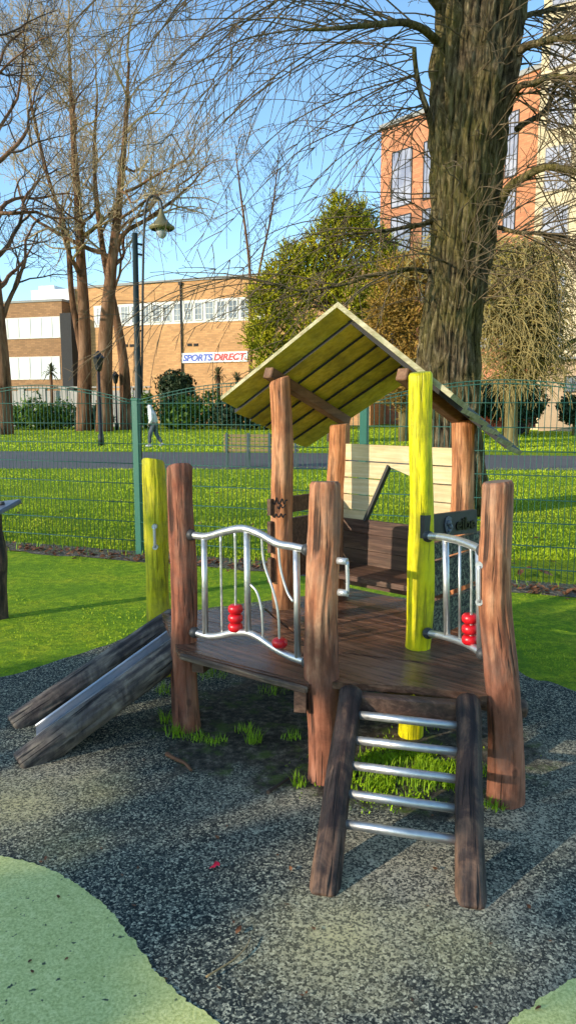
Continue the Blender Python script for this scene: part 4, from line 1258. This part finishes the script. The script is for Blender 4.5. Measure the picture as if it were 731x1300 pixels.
def leafy(name, px, py, Y, blobs, mat, label, cat, seed, s, trunk=None, tmat='bark_olive', group=None, twigs=None, jag=0.35, feather=False):
    b = V((D(px,py,Y).x, Y, 0))
    rt = empty(name, b, label, cat, group); rr = random.Random(seed)
    mb = MB()
    k_ = Y/F
    for bi, (x, y, w, h, n) in enumerate(blobs):
        c = D(x, y, Y + rr.uniform(-0.6,0.6)*w*k_*0.3)
        if feather: sprays(mb, rr, c, w*k_/2, w*k_/2*0.9, h*k_/2, n, s, seed+bi*3.3)
        else: leafball(mb, rr, c, w*k_/2, w*k_/2*0.9, h*k_/2, n, s, seed=seed+bi*3.3, jag=jag)
    mb.build('foliage' if cat != 'tree' else 'crown', M[mat], rt)
    mt = MB()
    if trunk:
        pts, w0, w1 = trunk
        P_ = spline([D(a,c_,Y) for a,c_ in pts], 5); n = len(P_)
        mt.tube(P_, [lerp(w0,w1,i/(n-1))*k_/2 for i in range(n)], 10)
        for (x, y, w, h, n_) in blobs[:14]:
            mt.tube(spline([P_[n//2], lerp(P_[-1], D(x,y,Y), 0.5)+V((0,0,0.2)), D(x,y,Y)], 4), [w1*k_/3]*4+[w1*k_/5]*5, 5)
    else:
        mt.tube([b, b+V((0,0,0.8)), b+V((0.1,0,1.4))], [0.1,0.08,0.04], 8)
        mt.tube([b, b+V((0.3,0,0.7)), b+V((0.6,0,1.1))], [0.07,0.05,0.03], 8)
    if twigs:
        mw = MB()
        for i in range(twigs):
            x, y, w, h, n_ = rr.choice(blobs)
            c = D(x,y,Y); a = rr.random()*6.28
            p = c + V((rr.uniform(-1,1)*w*k_/2, rr.uniform(-1,1)*w*k_/2, rr.uniform(-1,1)*h*k_/2))
            d = V((math.cos(a), math.sin(a), rr.uniform(-0.3,0.7)))
            pts = [p]
            for j in range(6):
                d = (d + V((rr.gauss(0,.2), rr.gauss(0,.2), rr.gauss(0,.2)-0.3))).normalized(); pts.append(pts[-1] + d*0.24)
            mw.tube(pts, [0.02,0.018,0.016,0.013,0.011,0.009,0.007], 4, cap=False)
        mw.build('branches', M['twig_olive'], rt)
    mt.build('trunk' if cat == 'tree' else 'stem', M[tmat], rt)
    return rt
r4 = random.Random(9)
yb = [(432,268,26,42,450),(424,290,34,44,600),(446,292,36,46,600),(405,312,40,46,600),(386,338,38,44,600),(368,330,26,44,420),(352,352,34,40,500),(342,372,34,44,500),(336,402,36,50,500),(336,440,34,54,500),
      (342,478,44,50,600),(346,500,50,60,700),(466,300,36,44,600),(484,322,38,46,600),(500,350,40,50,600),(470,345,50,50,600),(430,335,50,56,700),(404,365,54,54,700),(372,380,50,50,700),(440,385,54,54,700),
      (478,395,50,54,600),(352,420,46,54,600),(392,425,56,54,600),(430,440,56,56,600),(380,470,56,60,600),(420,495,60,60,600),(460,470,60,60,600),(380,515,60,56,500),(326,378,20,34,200),(322,430,18,34,200),(460,275,20,36,250)]
leafy('evergreen_tree', 425, 545, 33.0, [(a,b,c_,d_,int(n*4.0)) for a,b,c_,d_,n in yb], 'yew_leaf', 'broad yellow-green evergreen tree left of the huge trunk', 'tree', 31, 0.085, feather=True, trunk=([(425,560),(425,400),(425,300)], 22, 6), tmat='bark_red')
leafy('evergreen_tree', 512, 545, 30.0, [(r4.uniform(488,545), r4.uniform(330,520), 46, 54, 1500) for i in range(14)], 'gold_leaf', 'golden-brown conifer tucked against the left side of the huge trunk', 'tree', 32, 0.08, feather=True,
      trunk=([(512,560),(512,420),(512,340)], 14, 5))
ob = [(r4.gauss(668,50), r4.uniform(320,472), r4.uniform(36,66), r4.uniform(30,54), 130) for i in range(52)]
leafy('olive_tree', 648, 560, G(648,548).y*0.62, ob, 'olive_leaf', 'small round tree with olive-brown crown on the lawn right of the huge trunk', 'tree', 33, 0.075,
      trunk=([(648,575),(648,548),(649,480),(651,400)], 19, 12), tmat='bark_olive', twigs=3000)
leafy('shrub', 223, 545, 56.0, [(223,487,46,34,1600),(215,500,30,40,700),(233,500,30,40,700),(223,515,44,50,800)], 'dark_leaf', 'dark rounded evergreen shrub standing below the shop sign', 'shrub', 34, 0.16)
HB = [(30,524,70,40,'laurel_leaf','low dark green bush left of the pale trunk behind the fence'),(70,526,60,38,'laurel_leaf','glossy green bush directly left of the reddish trunks'),(178,520,40,50,'laurel_leaf','green bush right beside the tall lamp pole, behind the walker'),
      (118,528,50,34,'dark_leaf','dark bush between the reddish trunks'),(225,523,44,42,'laurel_leaf','light green bush just right of the walker'),(258,518,60,50,'laurel_leaf','wide green bush below the round dark shrub'),(300,520,60,48,'dark_leaf','dark bush below the shop sign palms'),
      (345,522,60,46,'dark_leaf','dark bush behind the park bench'),(400,520,70,50,'dark_leaf','dark bush at the foot of the big evergreen')]
for i, (x,y,w,h,m,l) in enumerate(HB):
    leafy('bush', x, 545, 50.0+i%3, [(x-w*0.22,y+4,w*0.6,h*0.8,700),(x+w*0.2,y,w*0.65,h*0.95,800),(x,y+8,w*0.9,h*0.7,600)], m, l, 'bush', 40+i, 0.15, jag=0.6, group='bushes along the far edge of the lawn')
for i, (x,y,w,h,l) in enumerate([(592,503,72,56,'dark hedge clump hidden behind the huge trunk'),(640,507,66,46,'dark hedge clump behind the small olive tree'),(668,506,40,50,'low dark hedge clump left of the peach wall'),(728,516,34,30,'dark hedge clump at the right edge under the lodge window')]):
    leafy('bush', x, 538, 40.0+i*0.4, [(x-w*0.2,y,w*0.7,h,800),(x+w*0.25,y+3,w*0.7,h*0.9,800),(x,y+12,w,h*0.7,600)], 'dark_leaf', l, 'bush', 60+i, 0.13, jag=0.6, group='bushes along the far edge of the lawn')
# cabbage palms
def palm(px, ytop, Y, hgt, label, seed):
    b = V((D(px,540,Y).x, Y, 0)); rr = random.Random(seed)
    rt = empty('cabbage_palm', b, label, 'palm', 'cabbage palms in front of the brick building')
    top = D(px, ytop+14, Y)
    mb = MB(); mb.tube([b, lerp(b,top,0.5)+V((0.08,0,0)), top], [0.16,0.13,0.11], 8); mb.build('trunk', M['bark_red'], rt)
    mb = MB()
    for i in range(70):
        a = rr.random()*6.28; el = rr.uniform(-0.7,1.4); L = rr.uniform(0.7,1.15)
        d = V((math.cos(a)*math.cos(el), math.sin(a)*math.cos(el), math.sin(el))); s_ = V((-math.sin(a),math.cos(a),0))*0.045
        m_ = top + d*L*0.6; e_ = top + d*L + V((0,0,-0.25*L))
        mb.add([top-s_*0.5, top+s_*0.5, m_+s_, m_-s_, e_], [(0,1,2,3),(3,2,4)])
    mb.build('crown', M['palm_leaf'], rt)
palm(65, 458, 58, 3, 'cabbage palm in front of the white windows, leftmost of the four', 1)
palm(136, 455, 58, 3, 'cabbage palm between the reddish tree trunks', 2)
palm(277, 462, 58, 3, 'cabbage palm below the red half of the shop sign', 3)
palm(301, 470, 57, 3, 'smaller cabbage palm at the left edge of the big evergreen', 4)

# ------------------------------------------------------------------ buildings
class Facade:
    def __init__(s, pL, YL, pR, YR):
        s.A = D(pL, 515, YL); s.A.z = 0; s.B = D(pR, 515, YR); s.B.z = 0
        s.ex = (s.B-s.A).normalized(); s.n = V((s.ex.y, -s.ex.x, 0)); s.L = (s.B-s.A).length
    def at(s, px, py):
        p = on_plane(px, py, s.A, s.n); return ((p-s.A).dot(s.ex), p.z)
    def pt(s, a, z, o=0.0): return s.A + s.ex*a + V((0,0,z)) + s.n*o
    def box(s, mb, a0, a1, z0, z1, o0, o1, mi=0):
        mb.box(s.pt((a0+a1)/2, (z0+z1)/2, (o0+o1)/2), (a1-a0, o1-o0, z1-z0), (s.ex, s.n, V((0,0,1))), mi)
def wall_mesh(f, a0, a1, z1, depth, mb):
    P = [f.pt(a0,-0.3), f.pt(a1,-0.3), f.pt(a1,z1), f.pt(a0,z1)]
    Bk = [p - f.n*depth for p in P]
    uv = lambda w, h: ((0,0),(w,0),(w,h),(0,h))
    w = a1-a0; h = z1+0.3
    mb.add(P+Bk, [(0,1,2,3),(5,4,7,6),(4,0,3,7),(1,5,6,2),(3,2,6,7)], 0, [uv(w,h),uv(w,h),uv(depth,h),uv(depth,h),uv(w,depth)])
def window(f, a0, a1, z0, z1, parent, glass='glass', frame='white_frame', nx=2, nz=2, fw=0.09, out=0.06, name='window'):
    mb = MB()
    f.box(mb, a0, a0+fw, z0, z1, 0.004, out); f.box(mb, a1-fw, a1, z0, z1, 0.004, out)
    f.box(mb, a0+fw, a1-fw, z1-fw, z1, 0.004, out); f.box(mb, a0+fw, a1-fw, z0, z0+fw, 0.004, out+0.03)
    for i in range(1, nx): 
        x = lerp(a0, a1, i/nx); f.box(mb, x-fw*0.3, x+fw*0.3, z0+fw, z1-fw, 0.012, out-0.012)
    for i in range(1, nz):
        z = lerp(z0, z1, i/nz); f.box(mb, a0+fw, a1-fw, z-fw*0.25, z+fw*0.25, 0.012, out-0.016)
    w = mb.build(name, M[frame], parent)
    mb = MB(); f.box(mb, a0+fw, a1-fw, z0+fw, z1-fw, 0.002, 0.02); mb.build('pane', M[glass], w)
    return w
# the long orange brick shop building
f = Facade(96, 72.0, 470, 61.0)
zt = f.at(230, 357.5)[1]
shop = empty('shop_building', f.pt(f.L/2,0), 'long orange brick building with a window band and a shop sign', 'building')
mb = MB(); wall_mesh(f, 0, f.L, zt, 14, mb); mb.build('wall', M['brick_orange'], shop)
mb = MB(); f.box(mb, -0.1, f.L+0.1, zt, zt+0.22, -13.9, 0.12); mb.build('roof', M['grey_cap'], shop)
zA, zB = f.at(230, 409)[1], f.at(230, 383.5)[1]
edges_ = [122,138,153,166,179.5,192.5,206,219.5,233,246,259.5,274,288.5,304,320,336]
mb = MB(); a0 = f.at(120,400)[0]; a1 = f.at(337,400)[0]
f.box(mb, a0, a1, zA-0.12, zB+0.10, 0.001, 0.05); band = mb.build('window_band', M['white_frame'], shop)
class FO:                                      # the same facade, moved out by the band's thickness
    pass
f2 = Facade(96, 72.0, 470, 61.0); f2.A = f2.A + f2.n*0.05
for i in range(len(edges_)-1):
    b0 = f.at(edges_[i]+1.7,400)[0]; b1 = f.at(edges_[i+1]-1.7,400)[0]
    window(f2, b0, b1, zA+0.08, zB-0.08, shop, nx=2, nz=3, fw=0.08, glass='glass' if i not in (0,1) else 'pale_glass')
s0, z0 = f.at(232,461); s1, z1 = f.at(315,446)
mb = MB(); f.box(mb, s0, s1, z0, z1, 0.01, 0.16); sg = mb.build('shop_sign', M['sign_white'], shop)
ht = (z1-z0); wt = (s1-s0)
put_text('SPORTS', f.pt(s0+wt*0.02, z0+ht*0.15, 0.163), f.ex, V((0,0,1)), f.n, wt*0.46, ht*0.70, M['sign_blue'], 'lettering', sg, shear=0.25, bold=0.04, depth=0.02)
put_text('DIRECT.', f.pt(s0+wt*0.495, z0+ht*0.15, 0.163), f.ex, V((0,0,1)), f.n, wt*0.49, ht*0.70, M['sign_red'], 'lettering', sg, shear=0.25, bold=0.04, depth=0.02)
for (a,b) in ((160,437),(168,437),(241,436),(249,436)):
    x0, zz0 = f.at(a-2.6,b+3.5); x1, zz1 = f.at(a+2.6,b)
    mb = MB(); f.box(mb, x0, x1, zz0, zz1, 0.002, 0.06)
    for i in range(3): f.box(mb, x0+0.03, x1-0.03, lerp(zz0,zz1,0.2+0.3*i)-0.02, lerp(zz0,zz1,0.2+0.3*i)+0.02, 0.062, 0.09)
    mb.build('vent', M['dark_reveal'], shop)
x, zz = f.at(231.5, 440)
mb = MB(); mb.tube([f.pt(x,2.0,0.12), f.pt(x,zt-0.3,0.12)], 0.07, 8); mb.box(f.pt(x,zt-0.2,0.14),(0.3,0.2,0.25),(f.ex,f.n,V((0,0,1)))); mb.build('drainpipe', M['dark_reveal'], shop)
# the lower brown wing on the left
fw_ = Facade(-260, 80.0, 84, 70.5)
ztw = fw_.at(60, 383)[1]
wing = empty('shop_wing', fw_.pt(fw_.L/2,0), 'lower brown brick building with white window rows at the left edge', 'building')
mb = MB(); wall_mesh(fw_, 0, fw_.L, ztw, 12, mb); mb.build('wall', M['brick_brown'], wing)
mb = MB(); fw_.box(mb, -0.1, fw_.L+0.1, ztw, ztw+0.2, -11.9, 0.1); mb.build('roof', M['grey_cap'], wing)
for (yt, ybm) in ((403,430),(453,482)):
    xs = [-60,-46,-32,-18,-4,10,24,38.5,52.5,66,77]
    for i in range(len(xs)-1):
        b0, zz0 = fw_.at(xs[i]+0.5, ybm); b1, zz1 = fw_.at(xs[i+1]-0.5, yt)
        zz0 = fw_.at(40, ybm)[1]; zz1 = fw_.at(40, yt)[1]
        window(fw_, b0, b1, zz0, zz1, wing, glass='white_panel', nx=1, nz=2, fw=0.1)
mb = MB(); fw_.box(mb, fw_.L-0.05, fw_.L+1.1, -0.3, fw_.at(80,398)[1], -3, 0.3); mb.build('stair_reveal', M['dark_reveal'], wing)
mb = MB(); fw_.box(mb, fw_.at(32,380)[0], fw_.at(84,380)[0], ztw+0.22, ztw+1.25, -6, -1)
fw_.box(mb, fw_.at(38,380)[0], fw_.at(58,380)[0], ztw+1.25, ztw+1.7, -5.5, -1.5); mb.build('rooftop_unit', M['white_panel'], wing)
# pale low wall
fl_ = Facade(-80, 60.0, 190, 57.0)
mb = MB(); fl_.box(mb, 0, fl_.L, 0, 2.75, -0.3, 0)
for i in range(10): fl_.box(mb, fl_.L*i/10, fl_.L*i/10+0.5, 0, 2.95, -0.35, 0.06)
fl_.box(mb, -0.1, fl_.L+0.1, 2.96, 3.06, -0.4, 0.1)
mb.build('boundary_wall', M['stone_wall'], label='pale low wall with piers behind the bushes at the left', cat='wall')

# the red brick block and the cream tower on the right
f = Facade(478, 66.0, 680, 54.0)
zt = f.at(510, 155)[1]
blk = empty('apartment_block', f.pt(f.L/2,0), 'red-orange brick apartment block with tall pale windows behind the huge trunk', 'building')
mb = MB(); wall_mesh(f, 0, f.L, zt, 12, mb); mb.build('wall', M['brick_red'], blk)
mb = MB(); f.box(mb, -0.15, f.L+0.1, zt, zt+0.35, -11.9, 0.15); mb.build('roof', M['grey_cap'], blk)
wz = [(262,190),(322,273),(388,338),(450,404)]
M['tower_frame'] = plain('tower_frame', (0.42,0.36,0.30), 0.6)
for (a,b) in ((497,523),(537,551),(566,590),(606,630),(640,656)):
    for (y0,y1) in wz:
        b0 = f.at(a, 220)[0]; b1 = f.at(b, 220)[0]
        window(f, b0, b1, f.at(510,y0)[1], f.at(510,y1)[1], blk, glass='pale_glass', frame='black_paint', nx=3, nz=3, fw=0.08)
f = Facade(667, 50.0, 900, 44.0)
zt = f.at(700, -160)[1]
tw = empty('apartment_tower', f.pt(f.L/2,0), 'tall cream-yellow brick apartment tower at the right edge', 'building')
mb = MB(); wall_mesh(f, 0, f.L, zt, 12, mb); mb.build('wall', M['brick_cream'], tw)
mb = MB(); f.box(mb, -0.15, f.L+0.1, zt, zt+0.35, -11.9, 0.15); mb.build('roof', M['grey_cap'], tw)
for (a,b) in ((690,724),(752,786),(815,850)):
    for (y0,y1) in ((-60,-120),(10,-40),(88,28),(165,106),(243,186),(320,262),(398,340),(470,418)):
        b0 = f.at(a, 220)[0]; b1 = f.at(b, 220)[0]
        window(f, b0, b1, f.at(700,y0)[1], f.at(700,y1)[1], tw, glass='pale_glass', frame='tower_frame', nx=2, nz=2, fw=0.07)
# low peach lodge and a van at far right
f = Facade(684, 47.5, 790, 46.0)
lo_ = empty('lodge', f.pt(f.L/2,0), 'low peach-walled lodge with a dark window at the right edge', 'building')
zt = f.at(700,457)[1]
mb = MB(); f.box(mb, 0, f.L, -0.1, zt, -3, 0); mb.build('wall', M['peach_wall'], lo_)
mb = MB(); f.box(mb, -0.2, f.L+0.2, zt, zt+0.18, -3.2, 0.25); mb.build('roof', M['grey_cap'], lo_)
b0, z0 = f.at(714,498); b1, z1 = f.at(738,477)
window(f, b0, b1, z0, z1, lo_, fw=0.06, frame='dark_reveal')
vb = D(622,545,43); vb.z = 0
va = empty('parked_van', vb, 'red van parked far off behind the small olive tree', 'van')
mb = MB()
prof = [(-2.2,0.35),(-2.2,1.1),(-1.7,1.25),(-1.2,2.1),(2.2,2.15),(2.3,1.0),(2.3,0.35)]
mb.prism([vb+V((a,-0.9,b)) for a,b in prof], 1.8, V((0,1,0))); mb.build('body', M['van_red'], va)
mb = MB(); mb.prism([vb+V((a,-0.93,b)) for a,b in [(-1.5,1.3),(-1.1,1.95),(0.0,1.95),(0.0,1.3)]], 0.025, V((0,1,0))); mb.build('window', M['glass'], va)
for a in (-1.4,1.4):
    mb = MB(); mb.tube([vb+V((a,-0.95,0.35)), vb+V((a,-0.75,0.35))], 0.35, 16); mb.build('wheel', M['rubber_tyre'], va)

# ------------------------------------------------------------------ light
SUN_EL = R(17); SUN_AZ = R(60)     # azimuth: angle to the left from straight behind the camera
sd = V((-math.sin(SUN_AZ)*math.cos(SUN_EL), -math.cos(SUN_AZ)*math.cos(SUN_EL), math.sin(SUN_EL)))
sl_ = bpy.data.lights.new('sun', 'SUN'); sl_.energy = 5.0; sl_.angle = R(0.5); sl_.color = (1.0, 0.90, 0.74)
so_ = bpy.data.objects.new('sun', sl_); col.objects.link(so_)
so_.rotation_euler = sd.to_track_quat('Z', 'Y').to_euler(); so_.location = sd*60
w = bpy.data.worlds.new('World'); scene.world = w; w.use_nodes = True
nt = w.node_tree; bg = nt.nodes['Background']
sky = nt.nodes.new('ShaderNodeTexSky'); sky.sky_type = 'NISHITA'; sky.sun_disc = False
sky.sun_elevation = SUN_EL
sky.sun_rotation = math.atan2(sd.x, sd.y)
sky.air_density = 1.0; sky.dust_density = 0.3; sky.ozone_density = 2.5
gain = nt.nodes.new('ShaderNodeMix'); gain.data_type = 'RGBA'; gain.blend_type = 'MULTIPLY'; gain.inputs[0].default_value = 1.0
nt.links.new(sky.outputs['Color'], gain.inputs[6]); gain.inputs[7].default_value = (1.98, 2.22, 2.22, 1)
nt.links.new(gain.outputs[2], bg.inputs['Color']); bg.inputs['Strength'].default_value = 0.15
scene.cycles.use_adaptive_sampling = True; scene.cycles.adaptive_threshold = 0.03; scene.cycles.max_bounces = 4; scene.cycles.diffuse_bounces = 2; scene.cycles.glossy_bounces = 2

# ------------------------------------------------------------------ unseen hedge added to shade the playground, gaps cut for sun patches
hx_ = -12.0
def through(p):                       # where the sun ray to p crosses the hedge's plane
    t_ = (hx_ - p.x)/sd.x; return p + sd*t_
gaps = []
for (p, ry, rz) in [(G(430,1190),0.55,0.16),(G(20,1025),0.45,0.13),(G(700,968),0.2,0.10),(G(560,1235),0.35,0.08),(G(330,1270),0.3,0.08),(B_front+V((-0.05,-0.05,0.17)),0.25,0.13),
                    (G(480,790,DZ),0.4,0.10),(B_p2+V((0,0,0.70)),0.5,0.10),(G(140,905),0.3,0.07),(G(610,1180),0.3,0.07)]:
    q_ = through(p); gaps.append((q_.y, q_.z, ry+0.09, rz+0.095))
rr = random.Random(77); mb = MB()
for i in range(15000):
    y = rr.uniform(-17, -1.6)
    top = 4.96 + 0.08*noise.noise(V((y*1.1,0,0))) + 0.06*noise.noise(V((y*4,3,0)))
    if y > -2.3: top -= (y+2.3)*1.5
    z = rr.uniform(0.02, top); x = hx_ + rr.uniform(-0.12,0.12)
    if any(((y-a)/c_)**2 + ((z-b)/d_)**2 < 1 for a,b,c_,d_ in gaps): continue
    nrm = V((1, rr.gauss(0,0.5), rr.gauss(0,0.5))).normalized(); e1 = nrm.orthogonal().normalized(); e1 = Matrix.Rotation(rr.random()*6.28,3,nrm) @ e1; e2 = nrm.cross(e1)
    q_ = rr.uniform(0.09,0.17); p = V((x,y,z))
    mb.add([p-e1*q_, p+e2*q_*0.6, p+e1*q_, p-e2*q_*0.6], [(0,1,2,3)])
he = empty('shade_hedge', V((hx_,-9,0)), 'unseen hedge added on the left to shade the playground and let sun patches through', 'hedge')
mb.build('foliage', M['dark_leaf'], he)
mb = MB()
for i in range(12): mb.tube([V((hx_,-16.5+1.25*i,0)), V((hx_,-16.5+1.25*i,3.2))], [0.07,0.03], 6)
mb.build('stem', M['twig_dark'], he)

scene.view_settings.view_transform = 'Standard'
scene.view_settings.look = 'None'
scene.view_settings.exposure = 0
scene.view_settings.gamma = 1
